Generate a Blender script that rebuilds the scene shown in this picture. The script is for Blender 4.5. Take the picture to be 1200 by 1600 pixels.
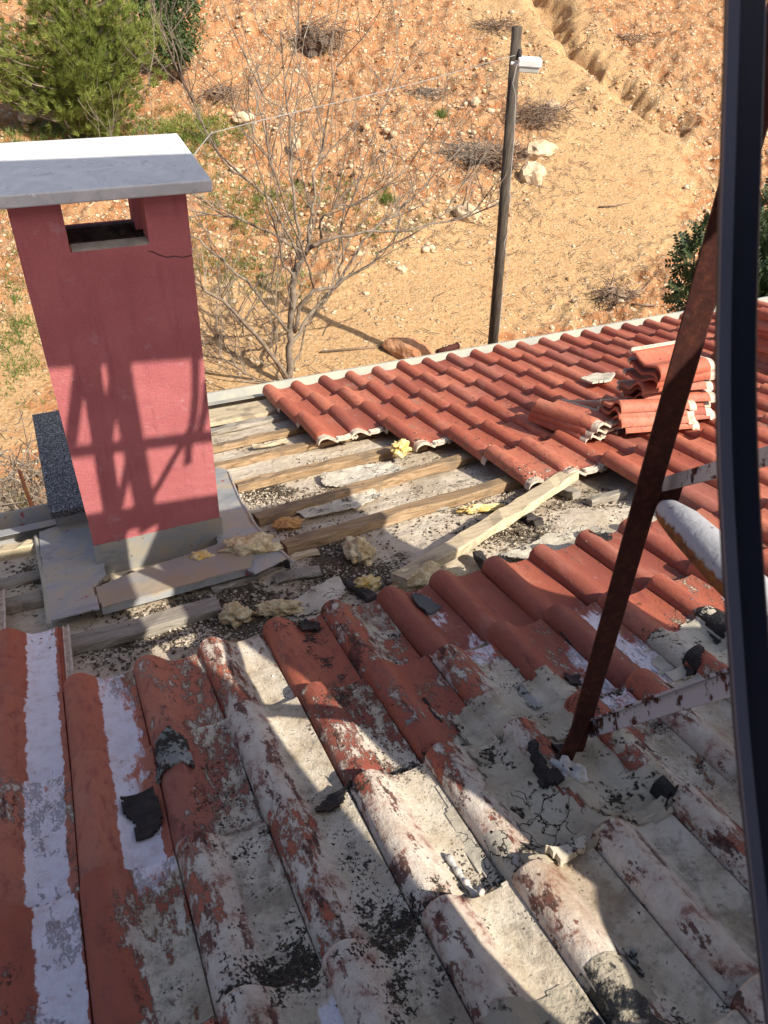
import bpy, math, random
import numpy as np
from mathutils import Vector, Matrix
random.seed(7); rng = np.random.default_rng(11)
sc = bpy.context.scene
for o in list(bpy.data.objects): bpy.data.objects.remove(o)

# ------------------------------------------------------------------ camera frame
FPX = 1200.0
Dn = np.array([-117, 1346, 1200.]); Dn /= np.linalg.norm(Dn)
Ex = np.array([3225, -790, 1200.]); Ex -= Ex @ Dn * Dn; Ex /= np.linalg.norm(Ex)
Zx = -Dn; Yx = np.cross(Zx, Ex)
RM = np.array([Ex, Yx, Zx])
def ray(x, y):
    v = RM @ np.array([x - 600, y - 800, FPX]); return v / np.linalg.norm(v)
def proj(P):
    c = np.asarray(P, float) @ RM
    return c[..., 0] / c[..., 2] * FPX + 600, c[..., 1] / c[..., 2] * FPX + 800
def atz(x, y, z):                       # point of the pixel ray at camera depth z
    return RM @ (np.array([x - 600, y - 800, FPX]) * (z / FPX))
def aty(x, y, Y):
    r = ray(x, y); return r * (Y / r[1])
cam = bpy.data.cameras.new('camera'); co = bpy.data.objects.new('camera', cam); sc.collection.objects.link(co)
m = Matrix.Identity(4)
for i in range(3):
    m[i][0] = RM[i, 0]; m[i][1] = -RM[i, 1]; m[i][2] = -RM[i, 2]
co.matrix_world = m
cam.sensor_fit = 'VERTICAL'; cam.sensor_height = 36; cam.sensor_width = 27; cam.lens = 27.0
cam.clip_start = 0.05; cam.clip_end = 2000
cam.dof.use_dof = True; cam.dof.focus_distance = 3.6; cam.dof.aperture_fstop = 27.0 / 2.4
sc.camera = co
sc.render.resolution_x = 768; sc.render.resolution_y = 1024

# ------------------------------------------------------------------ sky, sun, exposure
EL = math.radians(46.5); AZ = math.radians(30)      # sun stands behind the camera, to its right
L = np.array([math.sin(AZ) * math.cos(EL), -math.cos(AZ) * math.cos(EL), math.sin(EL)])
w = bpy.data.worlds.new('World'); sc.world = w; w.use_nodes = True
nt = w.node_tree
sky = nt.nodes.new('ShaderNodeTexSky'); sky.sky_type = 'NISHITA'; sky.sun_disc = False
sky.dust_density = 3.5; sky.air_density = 0.8; sky.sun_elevation = EL; sky.sun_rotation = math.atan2(L[0], L[1])
bg = nt.nodes['Background']; bg.inputs[1].default_value = 0.115
nt.links.new(sky.outputs[0], bg.inputs[0])
sun = bpy.data.lights.new('sun', 'SUN'); sun.energy = 5.0; sun.angle = math.radians(0.36); sun.color = (1.0, 0.93, 0.82)
so = bpy.data.objects.new('sun', sun); sc.collection.objects.link(so)
so.rotation_euler = Vector(tuple(-L)).to_track_quat('-Z', 'Y').to_euler(); so.location = (5, -8, 12)
sc.view_settings.view_transform = 'Standard'; sc.view_settings.look = 'None'
sc.view_settings.exposure = 0.72; sc.view_settings.gamma = 1.0

# ------------------------------------------------------------------ helpers
H = 1.42; A = math.radians(19.2)
NR = np.array([0, math.sin(A), math.cos(A)])
def rp(x, y, off=0.0):                  # pixel -> point on the roof plane raised by off
    r = ray(x, y); return r * (-(H - off) / (NR @ r))
def xs(x, y, off=0.0):
    P = rp(x, y, off); return P[0], P[1] * math.cos(A) - P[2] * math.sin(A)
def P3(x, s, o=0.0):                    # roof coordinates -> world
    return np.array([x, s * math.cos(A) + (o - H) * math.sin(A), -s * math.sin(A) + (o - H) * math.cos(A)])
U = np.cross([0, 0, 1], L); U /= np.linalg.norm(U); V = np.cross(L, U)
def S3(u, v, w): return U * u + V * v + L * w

class MB:
    def __init__(s): s.v = []; s.f = []; s.n = 0; s.mi = []
    def add(s, V_, F_, mi=0):
        V_ = np.asarray(V_, float).reshape(-1, 3); s.v.append(V_)
        for f in F_: s.f.append(tuple(int(i) + s.n for i in f)); s.mi.append(mi)
        s.n += len(V_)
    def box(s, c, ax, half, mi=0):       # centre, 3 axes (rows), half sizes
        ax = np.asarray(ax, float); V_ = []
        for i in (-1, 1):
            for j in (-1, 1):
                for k in (-1, 1):
                    V_.append(np.asarray(c) + ax[0] * half[0] * i + ax[1] * half[1] * j + ax[2] * half[2] * k)
        s.add(V_, [(0, 1, 3, 2), (4, 6, 7, 5), (0, 4, 5, 1), (2, 3, 7, 6), (0, 2, 6, 4), (1, 5, 7, 3)], mi)
    def abox(s, a, b, mi=0):
        a = np.minimum(a, b) * 1.0, np.maximum(a, b) * 1.0
        s.box((a[0] + a[1]) / 2, np.eye(3), (a[1] - a[0]) / 2, mi)
    def tube(s, pts, rad, n=8, mi=0, cap=True):
        pts = np.asarray(pts, float); k = len(pts)
        if np.isscalar(rad): rad = [rad] * k
        V_ = []; ref = np.array([0.3, 0.2, 1.0])
        for i in range(k):
            t = pts[min(i + 1, k - 1)] - pts[max(i - 1, 0)]; t = t / (np.linalg.norm(t) + 1e-9)
            a = np.cross(t, ref)
            if np.linalg.norm(a) < 1e-3: a = np.cross(t, [1, 0, 0])
            a /= np.linalg.norm(a); b = np.cross(t, a); ref = b if False else ref
            for j in range(n):
                th = 2 * math.pi * j / n; V_.append(pts[i] + (a * math.cos(th) + b * math.sin(th)) * rad[i])
        F_ = [(i * n + j, i * n + (j + 1) % n, (i + 1) * n + (j + 1) % n, (i + 1) * n + j) for i in range(k - 1) for j in range(n)]
        if cap: F_ += [tuple(range(n))[::-1], tuple((k - 1) * n + j for j in range(n))]
        s.add(V_, F_, mi)
    def sweep(s, pts, prof, ref, mi=0):  # closed 2D profile swept along pts; ref = direction of profile x
        pts = np.asarray(pts, float); k = len(pts); n = len(prof); V_ = []
        for i in range(k):
            t = pts[min(i + 1, k - 1)] - pts[max(i - 1, 0)]; t = t / np.linalg.norm(t)
            a = np.asarray(ref, float); a = a - a @ t * t; a /= np.linalg.norm(a); b = np.cross(t, a)
            for p in prof: V_.append(pts[i] + a * p[0] + b * p[1])
        F_ = [(i * n + j, i * n + (j + 1) % n, (i + 1) * n + (j + 1) % n, (i + 1) * n + j) for i in range(k - 1) for j in range(n)]
        F_ += [tuple(range(n))[::-1], tuple((k - 1) * n + j for j in range(n))]
        s.add(V_, F_, mi)

def bar(mb, a, b, wd, th, side=None, mi=0):
    a = np.asarray(a, float); b = np.asarray(b, float); t = b - a; ln = np.linalg.norm(t); t /= ln
    sd = np.asarray(side if side is not None else [0, 0, 1.0], float); sd = sd - sd @ t * t; sd /= np.linalg.norm(sd)
    mb.box((a + b) / 2, [t, sd, np.cross(t, sd)], (ln / 2, wd / 2, th / 2), mi)

PW = {}
def link(name, me, mats, parent=None, origin=(0, 0, 0)):
    o = bpy.data.objects.new(name, me); sc.collection.objects.link(o)
    for mt in (mats if isinstance(mats, (list, tuple)) else [mats]): me.materials.append(mt)
    origin = np.array(origin, float)
    if parent is not None: o.parent = parent; o.location = tuple(origin - PW[parent.name])
    else: o.location = tuple(origin)
    PW[o.name] = origin
    return o
def build(name, mb, mats, parent=None, smooth=False, origin=None):
    v = np.concatenate(mb.v); 
    if origin is None:
        origin = (v.min(0) + v.max(0)) / 2; origin[2] = v[:, 2].min()
    me = bpy.data.meshes.new(name); me.from_pydata((v - origin).tolist(), [], mb.f); me.update()
    if any(mb.mi): me.polygons.foreach_set('material_index', mb.mi)
    if smooth: me.polygons.foreach_set('use_smooth', [True] * len(me.polygons))
    return link(name, me, mats, parent, origin)
def bulk(name, verts, faces, mats, parent=None, smooth=False):    # faces: (n,k) array
    me = bpy.data.meshes.new(name); nv = len(verts); nf, k = faces.shape
    me.vertices.add(nv); me.vertices.foreach_set('co', np.asarray(verts, np.float32).ravel())
    me.loops.add(nf * k); me.loops.foreach_set('vertex_index', faces.astype(np.int32).ravel())
    me.polygons.add(nf); me.polygons.foreach_set('loop_start', np.arange(0, nf * k, k, dtype=np.int32))
    try: me.polygons.foreach_set('loop_total', np.full(nf, k, np.int32))
    except Exception: pass
    me.update(calc_edges=True)
    if smooth: me.polygons.foreach_set('use_smooth', np.ones(nf, bool))
    return link(name, me, mats, parent)
def empty(name, loc, parent=None):
    o = bpy.data.objects.new(name, None); sc.collection.objects.link(o); o.empty_display_size = 0.2
    loc = np.array(loc, float); o.location = tuple(loc if parent is None else loc - PW[parent.name])
    if parent is not None: o.parent = parent
    PW[o.name] = loc; return o
def tag(o, label=None, cat=None, group=None, kind=None):
    if label: o['label'] = label
    if cat: o['category'] = cat
    if group: o['group'] = group
    if kind: o['kind'] = kind
    return o
def bevel(o, wdt=0.003, seg=2):
    b = o.modifiers.new('bevel', 'BEVEL'); b.width = wdt; b.segments = seg; b.limit_method = 'ANGLE'; return o

# numpy value noise
def _h(i, j, s):
    n = (i.astype(np.int64) * 374761393 + j.astype(np.int64) * 668265263 + s * 974634777) & 0x7fffffff
    n = ((n ^ (n >> 13)) * 1274126177) & 0x7fffffff
    return ((n ^ (n >> 16)) & 0xffff) / 65535.0
def vn(x, y, s=0):
    x = np.asarray(x, float); y = np.asarray(y, float)
    i = np.floor(x); j = np.floor(y); fx = x - i; fy = y - j; i = i.astype(int); j = j.astype(int)
    fx = fx * fx * (3 - 2 * fx); fy = fy * fy * (3 - 2 * fy)
    return (_h(i, j, s) * (1 - fx) + _h(i + 1, j, s) * fx) * (1 - fy) + (_h(i, j + 1, s) * (1 - fx) + _h(i + 1, j + 1, s) * fx) * fy
def fbm(x, y, o=4, s=0):
    r = 0; a = 0.5; t = 0
    for k in range(o): r = r + a * vn(x * 2 ** k + 17.3 * k, y * 2 ** k - 9.1 * k, s + k); t += a; a *= .5
    return r / t
def sm(a, b, x): 
    t = np.clip((np.asarray(x, float) - a) / (b - a), 0, 1); return t * t * (3 - 2 * t)

# ------------------------------------------------------------------ material DSL
class NT:
    def __init__(s, name, rough=0.85):
        s.m = bpy.data.materials.new(name); s.m.use_nodes = True; s.t = s.m.node_tree
        s.b = s.t.nodes['Principled BSDF']; s.b.inputs['Roughness'].default_value = rough
        s.geo = s.t.nodes.new('ShaderNodeNewGeometry').outputs['Position']
    def _in(s, sock, v):
        if isinstance(v, bpy.types.NodeSocket): s.t.links.new(v, sock)
        elif v is not None:
            if hasattr(sock.default_value, '__len__') and not isinstance(v, (int, float)) and len(v) == 3 and len(sock.default_value) == 4: v = (*v, 1)
            sock.default_value = v
    def noise(s, sc_, det=4, ro=.55, co=None, dist=0):
        n = s.t.nodes.new('ShaderNodeTexNoise'); s._in(n.inputs['Vector'], co or s.geo)
        n.inputs['Scale'].default_value = sc_; n.inputs['Detail'].default_value = det
        n.inputs['Roughness'].default_value = ro; n.inputs['Distortion'].default_value = dist
        return n.outputs['Fac']
    def vor(s, sc_, feat='F1', out='Distance', co=None, rnd=1):
        n = s.t.nodes.new('ShaderNodeTexVoronoi'); n.feature = feat; s._in(n.inputs['Vector'], co or s.geo)
        n.inputs['Scale'].default_value = sc_; n.inputs['Randomness'].default_value = rnd; return n.outputs[out]
    def scl(s, v, k):
        n = s.t.nodes.new('ShaderNodeVectorMath'); n.operation = 'MULTIPLY'; s._in(n.inputs[0], v); n.inputs[1].default_value = k; return n.outputs[0]
    def m_(s, op, a, b=None, c=None, cl=False):
        n = s.t.nodes.new('ShaderNodeMath'); n.operation = op; n.use_clamp = cl
        s._in(n.inputs[0], a); 
        if b is not None: s._in(n.inputs[1], b)
        if c is not None: s._in(n.inputs[2], c)
        return n.outputs[0]
    def step(s, a, lo, hi):
        n = s.t.nodes.new('ShaderNodeMapRange'); n.interpolation_type = 'SMOOTHSTEP'; s._in(n.inputs[0], a)
        n.inputs[1].default_value = lo; n.inputs[2].default_value = hi; return n.outputs[0]
    def mix(s, f, a, b, mode='MIX'):
        n = s.t.nodes.new('ShaderNodeMix'); n.data_type = 'RGBA'; n.blend_type = mode
        s._in(n.inputs[0], f); s._in(n.inputs[6], a); s._in(n.inputs[7], b); return n.outputs[2]
    def ramp(s, f, st):
        n = s.t.nodes.new('ShaderNodeValToRGB'); s._in(n.inputs[0], f); e = n.color_ramp.elements
        while len(e) < len(st): e.new(0.5)
        for q, (p, c) in zip(e, st): q.position = p; q.color = (*c, 1)
        return n.outputs[0]
    def attr(s, name, out='Color'):
        n = s.t.nodes.new('ShaderNodeAttribute'); n.attribute_name = name; return n.outputs[out]
    def sep(s, v):
        n = s.t.nodes.new('ShaderNodeSeparateXYZ'); s._in(n.inputs[0], v); return n.outputs
    def uv(s, name='UVMap'):
        n = s.t.nodes.new('ShaderNodeUVMap'); n.uv_map = name; return n.outputs[0]
    def obj(s): return s.t.nodes.new('ShaderNodeTexCoord').outputs['Object']
    def orand(s): return s.t.nodes.new('ShaderNodeObjectInfo').outputs['Random']
    def bump(s, h, dist=0.01, st=1.0, nrm=None):
        n = s.t.nodes.new('ShaderNodeBump'); s._in(n.inputs['Height'], h); n.inputs['Distance'].default_value = dist
        n.inputs['Strength'].default_value = st
        if nrm is not None: s._in(n.inputs['Normal'], nrm)
        return n.outputs[0]
    def done(s, col, nrm=None, rough=None, metal=None, spec=None):
        s._in(s.b.inputs['Base Color'], col)
        if nrm is not None: s._in(s.b.inputs['Normal'], nrm)
        if rough is not None: s._in(s.b.inputs['Roughness'], rough)
        if metal is not None: s._in(s.b.inputs['Metallic'], metal)
        if spec is not None: s.b.inputs['Specular IOR Level'].default_value = spec
        return s.m

def simple(name, c1, c2, scale=8, rough=.85, bump=.004, bscale=60, metal=0, spec=.3, stretch=None):
    n = NT(name, rough); co = n.scl(n.geo, stretch) if stretch else n.geo
    c = n.mix(n.step(n.noise(scale, 6, .6, co), .35, .65), c1, c2)
    return n.done(c, n.bump(n.noise(bscale, 5, .6, co), bump), metal=metal, spec=spec)

# --- tile material
def mat_tile(name):
    n = NT(name, .72); wea = n.sep(n.attr('wea')); R, G, B = wea[0], wea[1], wea[2]
    rnd = n.attr('rnd', 'Fac'); uv = n.sep(n.uv()); u, t = uv[0], uv[1]
    red = n.ramp(rnd, [(0, (.235, .066, .042)), (.3, (.34, .092, .052)), (.6, (.385, .112, .062)), (.85, (.43, .145, .085)), (1, (.29, .10, .07))])
    cs = n.scl(n.geo, (1, .42, .8)); n1 = n.noise(10, 7, .66, cs); n2 = n.noise(44, 6, .7, cs); n3 = n.noise(140, 5, .6); n4 = n.noise(3.1, 4, .5)
    red = n.mix(n.step(n2, .46, .72), red, (.25, .066, .048)); red = n.mix(n.m_('MULTIPLY', n.step(n1, .48, .72), .5), red, (.40, .18, .125))
    red = n.mix(n.m_('MULTIPLY', n.step(n3, .62, .72), .5), red, (.10, .06, .05))
    pan = n.m_('MULTIPLY', n.step(u, .40, .50), n.m_('SUBTRACT', 1.0, n.step(u, .97, 1.0)))
    # worn cream coating
    g = n.m_('ADD', G, n.m_('MULTIPLY', n.m_('SUBTRACT', n1, .5), 1.3)); g = n.m_('ADD', g, n.m_('MULTIPLY', n.m_('SUBTRACT', n2, .5), 1.3))
    g = n.m_('ADD', g, n.m_('MULTIPLY', pan, .14)); g = n.m_('ADD', g, n.m_('MULTIPLY', n.m_('SUBTRACT', n3, .5), .5)); gm = n.step(g, .46, .64)
    coat = n.ramp(n.noise(6.5, 7, .68), [(.28, (.25, .185, .115)), (.40, (.46, .375, .265)), (.52, (.60, .52, .40)), (.75, (.68, .62, .52))])
    coat = n.mix(n.m_('MULTIPLY', n.step(n.noise(19, 7, .72), .50, .68), .65), coat, (.235, .20, .15)); coat = n.mix(n.m_('MULTIPLY', n.step(n.noise(70, 5, .7), .54, .68), .6), coat, (.13, .105, .08)); coat = n.mix(n.m_('MULTIPLY', n.step(n.noise(3.4, 6, .7), .54, .64), .55), coat, (.17, .14, .105))
    pink = n.ramp(n.noise(17, 7, .72, dist=.3), [(.3, (.11, .04, .03)), (.39, (.31, .17, .13)), (.46, (.52, .42, .34)), (.62, (.64, .565, .47)), (.8, (.66, .55, .49))])
    coat = n.mix(pan, pink, coat)
    coat = n.mix(n.m_('MULTIPLY', n.step(n4, .52, .70), .55), coat, (.30, .19, .11))
    col = n.mix(gm, red, coat)
    # pale lavender primer band on the pans
    un = n.m_('ADD', u, n.m_('MULTIPLY', n.m_('SUBTRACT', n.noise(28, 5, .7), .5), .16)); un = n.m_('ADD', un, n.m_('MULTIPLY', n.m_('SUBTRACT', rnd, .5), .13))
    band = n.m_('MULTIPLY', n.step(un, .455, .475), n.m_('SUBTRACT', 1.0, n.step(un, .885, .90)))
    band = n.m_('MULTIPLY', band, n.step(n.m_('ADD', R, n.m_('MULTIPLY', n.m_('SUBTRACT', n2, .5), 1.0)), .45, .6))
    prim = n.ramp(n.noise(24, 6, .7), [(.25, (.55, .43, .42)), (.5, (.70, .65, .68)), (.75, (.78, .74, .78))])
    col = n.mix(band, col, prim)
    # bare cream clay of the interlocks
    il = n.m_('MAXIMUM', n.step(u, 1.0, 1.01), n.m_('SUBTRACT', 1.0, n.step(t, .085, .10)))
    clay = n.ramp(n.noise(50, 5, .7), [(.3, (.22, .17, .13)), (.5, (.50, .40, .31)), (.75, (.62, .52, .43))])
    col = n.mix(il, col, clay)
    stn = n.m_('MULTIPLY', n.step(n.m_('ADD', n.noise(1, 6, .65, n.scl(n.geo, (26, 9, 9))), n.m_('MULTIPLY', n.m_('SUBTRACT', n3, .5), .25)), .56, .61), n.m_('MULTIPLY', n.step(G, .22, .45), n.m_('SUBTRACT', 1.0, pan)))
    col = n.mix(n.m_('MULTIPLY', stn, .9), col, n.ramp(n.noise(55, 5), [(.35, (.035, .012, .010)), (.65, (.16, .045, .03))]))
    # dirt and moss
    d = n.m_('ADD', B, n.m_('MULTIPLY', n.m_('SUBTRACT', n.noise(13, 7, .72), .5), 2.2)); d = n.m_('ADD', d, n.m_('MULTIPLY', pan, .10))
    d = n.m_('ADD', d, n.m_('MULTIPLY', n.m_('SUBTRACT', n3, .5), 1.1)); dm = n.step(d, .60, .70)
    dirt = n.ramp(n.noise(95, 4, .7), [(.3, (.018, .014, .011)), (.55, (.06, .048, .036)), (.75, (.16, .125, .09))])
    col = n.mix(dm, col, dirt)
    sp = n.step(n.m_('ADD', n.vor(120), n.m_('MULTIPLY', n.noise(20, 3), .25)), .20, .17)
    col = n.mix(n.m_('MULTIPLY', sp, .75), col, (.045, .035, .028))
    h = n.m_('ADD', n.m_('MULTIPLY', gm, n.m_('ADD', .35, n.m_('MULTIPLY', n2, .8))), n.m_('MULTIPLY', n3, .3)); h = n.m_('ADD', h, n.m_('MULTIPLY', dm, n.m_('ADD', .5, n.noise(150, 4))))
    h = n.m_('ADD', h, n.m_('MULTIPLY', n2, .3))
    rg = n.m_('ADD', .62, n.m_('MULTIPLY', dm, .25)); rg = n.m_('ADD', rg, n.m_('MULTIPLY', gm, .12))
    return n.done(col, n.bump(h, .006, 1), rough=rg, spec=.3)
M_tile = mat_tile('clay_tile')
def mat_wood(name, a, b, c, ax=(3, 60, 60)):
    n = NT(name, .85); co = n.scl(n.geo, ax); g = n.noise(1.0, 7, .65, co, 1.5)
    col = n.ramp(g, [(.28, a), (.47, b), (.68, c)])
    col = n.mix(n.m_('MULTIPLY', n.step(n.noise(7, 5), .52, .68), .6), col, (.13, .10, .075))
    col = n.mix(n.step(n.m_('ADD', n.noise(90, 4, .7), n.m_('MULTIPLY', n.noise(4, 3), .3)), .80, .88), col, (.03, .022, .016))
    return n.done(col, n.bump(g, .004, .9), spec=.2)
M_wood = mat_wood('batten_wood', (.10, .062, .036), (.25, .165, .09), (.37, .265, .165))
M_woodgrey = mat_wood('grey_wood', (.12, .10, .08), (.24, .21, .17), (.33, .30, .25))
M_plank = mat_wood('plank_wood', (.28, .20, .12), (.46, .37, .24), (.55, .46, .32))
M_dark = simple('charred_wood', (.02, .018, .016), (.06, .05, .045), 20)
def mat_deck():
    n = NT('roof_sheet', .85); a = n.noise(3.2, 6, .6, dist=.6); b = n.noise(26, 6, .65)
    c = n.ramp(a, [(.30, (.32, .255, .175)), (.48, (.47, .395, .295)), (.66, (.55, .48, .38))])
    c = n.mix(n.m_('MULTIPLY', n.step(b, .48, .70), .6), c, (.27, .205, .14)); c = n.mix(n.m_('MULTIPLY', n.step(n.noise(1.7, 5, .6), .52, .66), .45), c, (.30, .24, .17))
    wd = n.attr('wea'); s = n.sep(wd)
    d = n.m_('ADD', s[2], n.m_('MULTIPLY', n.m_('SUBTRACT', n.noise(12, 7, .72), .5), 1.6)); d = n.m_('ADD', d, n.m_('MULTIPLY', n.m_('SUBTRACT', n.noise(110, 4, .6), .5), .9))
    dm = n.step(d, .52, .66)
    c = n.mix(dm, c, n.ramp(n.noise(85, 4, .7), [(.3, (.03, .022, .016)), (.55, (.10, .075, .05)), (.75, (.26, .20, .14))]))
    return n.done(c, n.bump(n.m_('ADD', n.m_('MULTIPLY', dm, n.noise(120, 4)), n.m_('MULTIPLY', n.noise(9, 6, .6, dist=.8), 1.8)), .010, 1), spec=.2)
M_deck = mat_deck()
def mat_stucco():
    n = NT('pink_stucco', .9); a = n.noise(4, 5); g = n.noise(230, 3, .7)
    c = n.mix(n.step(a, .35, .7), (.44, .130, .132), (.51, .162, .160)); c = n.mix(n.m_('MULTIPLY', n.step(g, .55, .75), .45), c, (.62, .30, .32))
    c = n.mix(n.m_('MULTIPLY', n.step(n.noise(14, 6, .7), .58, .70), .4), c, (.50, .32, .32)); c = n.mix(n.m_('MULTIPLY', n.step(n.noise(5, 6, .7, n.scl(n.geo, (4, 4, .5))), .52, .70), .35), c, (.27, .07, .08))
    g = n.m_('ADD', g, n.m_('MULTIPLY', n.noise(9, 4), 2.0))
    return n.done(c, n.bump(g, .004, 1), spec=.2)
M_stucco = mat_stucco()
def mat_marble():
    n = NT('cap_marble', .45); a = n.noise(7, 8, .65, dist=2)
    c = n.ramp(a, [(.3, (.44, .44, .44)), (.48, (.50, .50, .495)), (.62, (.57, .565, .55))]); c = n.mix(n.step(n.noise(45, 5), .66, .72), c, (.70, .69, .66))
    c = n.mix(n.m_('MULTIPLY', n.step(n.noise(20, 6, .7), .60, .66), .6), c, (.25, .25, .25))
    return n.done(c, n.bump(n.noise(120, 4), .001), spec=.4)
M_marble = mat_marble()
def mat_granite():
    n = NT('speckled_granite', .6); v = n.vor(260, out='Color'); s = n.sep(v)
    c = n.ramp(s[0], [(.0, (.02, .02, .019)), (.5, (.075, .072, .068)), (.75, (.16, .155, .145)), (.93, (.42, .41, .38))])
    return n.done(c, n.bump(s[0], .001), spec=.4)
M_granite = mat_granite()
def mat_metal():
    n = NT('galvanised_sheet', .5); a = n.noise(5, 7, .65, dist=1)
    c = n.ramp(a, [(.3, (.21, .225, .235)), (.46, (.33, .335, .33)), (.6, (.42, .36, .27))])
    c = n.mix(n.step(n.noise(30, 6, .7), .62, .68), c, (.16, .14, .12)); c = n.mix(n.step(n.noise(17, 4, .5), .70, .72), c, (.35, .09, .09))
    return n.done(c, n.bump(n.noise(18, 4), .004, .5), metal=.25, rough=n.m_('ADD', .35, n.m_('MULTIPLY', a, .5)))
M_metal = mat_metal()
M_apron = simple('dusty_sheet_metal', (.36, .29, .20), (.30, .30, .28), 4, .6, .002, 20, .15)
M_gutter = simple('gutter_metal', (.29, .29, .26), (.38, .36, .29), 5, .6, .001, 30, .1)
M_foam = simple('yellow_foam', (.64, .42, .11), (.76, .64, .36), 22, .9, .012, 90)
M_foamw = simple('pale_foam', (.80, .68, .42), (.52, .37, .19), 26, .9, .014, 90)
M_foamo = simple('orange_foam', (.58, .33, .12), (.45, .26, .12), 22, .9, .012, 90)
def mat_felt(name, a, b, c, dirt=.12):
    n = NT(name, .9); f = n.noise(8, 6, .6)
    col = n.ramp(f, [(.3, a), (.5, b), (.7, c)])
    d = n.m_('ADD', n.noise(13, 7, .72), n.m_('MULTIPLY', n.noise(90, 4), .5)); dm = n.step(d, .86 - dirt, .94 - dirt)
    col = n.mix(dm, col, (.035, .028, .022))
    wn = n.t.nodes.new('ShaderNodeTexNoise'); wn.inputs['Scale'].default_value = 11; wn.inputs['Detail'].default_value = 5; n._in(wn.inputs['Vector'], n.geo)
    wa = n.t.nodes.new('ShaderNodeVectorMath'); wa.operation = 'ADD'; n._in(wa.inputs[0], n.scl(wn.outputs['Color'], (.22, .22, .22))); n._in(wa.inputs[1], n.geo); wc = wa.outputs[0]
    cr = n.m_('SUBTRACT', 1.0, n.step(n.m_('ADD', n.vor(7, 'DISTANCE_TO_EDGE', co=wc), n.m_('MULTIPLY', n.noise(30, 4), .02)), .012, .028))
    cr = n.m_('MULTIPLY', cr, n.step(n.noise(4, 2), .56, .60)); col = n.mix(cr, col, (.02, .017, .014))
    h = n.m_('SUBTRACT', n.m_('ADD', n.m_('MULTIPLY', n.noise(35, 6, .6, dist=1), .8), dm), cr)
    return n.done(col, n.bump(h, .006, 1), spec=.25)
M_mortar = mat_felt('old_mortar', (.26, .21, .145), (.42, .36, .265), (.55, .49, .385), .03)
M_cement = simple('grey_cement', (.26, .24, .21), (.36, .33, .28), 20, .9, .004, 90)
M_soot = simple('sooty_concrete', (.05, .04, .035), (.14, .11, .09), 20, .9, .01, 60)
M_feltcream = mat_felt('cream_coated_felt', (.32, .28, .21), (.48, .43, .34), (.60, .55, .45), .02)
M_feltgrey = mat_felt('grey_felt', (.12, .12, .11), (.24, .235, .215), (.36, .35, .32))
M_black = simple('black_bitumen', (.006, .006, .007), (.022, .021, .021), 30, .45, .008, 90)
def mat_tar():
    n = NT('tar_patch', .5); d = n.step(n.m_('ADD', n.noise(9, 7, .7), n.m_('MULTIPLY', n.noise(60, 4), .3)), .58, .66)
    c = n.mix(d, (.010, .010, .010), (.36, .31, .23)); return n.done(c, n.bump(n.m_('ADD', d, n.noise(110, 3)), .005, 1), rough=n.m_('ADD', .4, n.m_('MULTIPLY', d, .5)))
M_tar = mat_tar()
M_caulk = simple('white_caulk', (.62, .60, .56), (.50, .47, .42), 60, .7, .003, 90)
def mat_rust(name, paint, amt):
    n = NT(name, .8); a = n.noise(14, 7, .68); b = n.noise(60, 6, .7)
    r = n.ramp(b, [(.3, (.032, .009, .006)), (.52, (.052, .013, .008)), (.75, (.11, .032, .014))])
    k = n.step(a, amt, amt + .05); c = n.mix(k, r, n.mix(n.noise(5), paint, tuple(q * .8 for q in paint)))
    c = n.mix(n.step(n.noise(45, 5, .7), .66, .70), c, (.05, .03, .02))
    return n.done(c, n.bump(n.m_('ADD', n.m_('MULTIPLY', k, .4), b), .002), spec=.3)
M_rust = mat_rust('rusty_steel', (.10, .03, .022), .62)
M_paint = mat_rust('flaking_white_steel', (.42, .43, .47), .45)
def mat_pipe():
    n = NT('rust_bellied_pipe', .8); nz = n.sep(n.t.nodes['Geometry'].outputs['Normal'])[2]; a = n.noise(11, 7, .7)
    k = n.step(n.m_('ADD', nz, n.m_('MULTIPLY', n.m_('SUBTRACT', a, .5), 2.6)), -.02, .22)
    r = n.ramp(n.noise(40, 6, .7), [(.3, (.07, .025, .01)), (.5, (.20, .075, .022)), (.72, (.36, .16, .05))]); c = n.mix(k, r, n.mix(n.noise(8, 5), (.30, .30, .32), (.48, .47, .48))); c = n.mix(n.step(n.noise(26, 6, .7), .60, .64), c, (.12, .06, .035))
    return n.done(c, n.bump(n.m_('ADD', k, n.noise(60)), .002), spec=.3)
M_pipe = mat_pipe()
M_paint2 = mat_rust('worn_grey_steel', (.52, .50, .47), .40)
M_navy = simple('navy_rail', (.006, .010, .024), (.009, .013, .028), 6, .5, .0005, 60, 0, .4)
M_steelblue = simple('pale_rail_edge', (.10, .115, .15), (.12, .13, .17), 6, .5, .0005, 60)
M_pole = simple('tarred_pole', (.045, .036, .028), (.10, .08, .06), 4, .85, .006, 30, stretch=(12, 12, 1))
M_white = simple('white_plastic', (.62, .62, .60), (.55, .55, .53), 9, .5, .0005)
M_glass = simple('lamp_glass', (.40, .40, .36), (.33, .33, .30), 9, .2, .0005, spec=.6)
M_wire = simple('cable', (.30, .29, .27), (.24, .23, .21), 9, .6, .0005)
M_bark = simple('bare_tree_bark', (.13, .10, .075), (.24, .195, .15), 9, .9, .004, 60)
M_barkd = simple('dark_bark', (.055, .04, .03), (.12, .09, .07), 9, .9, .004, 60)
M_twig = simple('pale_twig', (.26, .215, .165), (.15, .12, .095), 2, .9, .001, 60)
M_brush = simple('dead_brush', (.13, .085, .055), (.24, .17, .12), 3, .9, .001, 60)
M_wall = simple('house_plaster', (.50, .46, .40), (.44, .40, .35), 3, .9, .003, 80)
M_dust = simple('debris', (.035, .026, .019), (.17, .13, .09), 70, .95, .002, 150)
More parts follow.
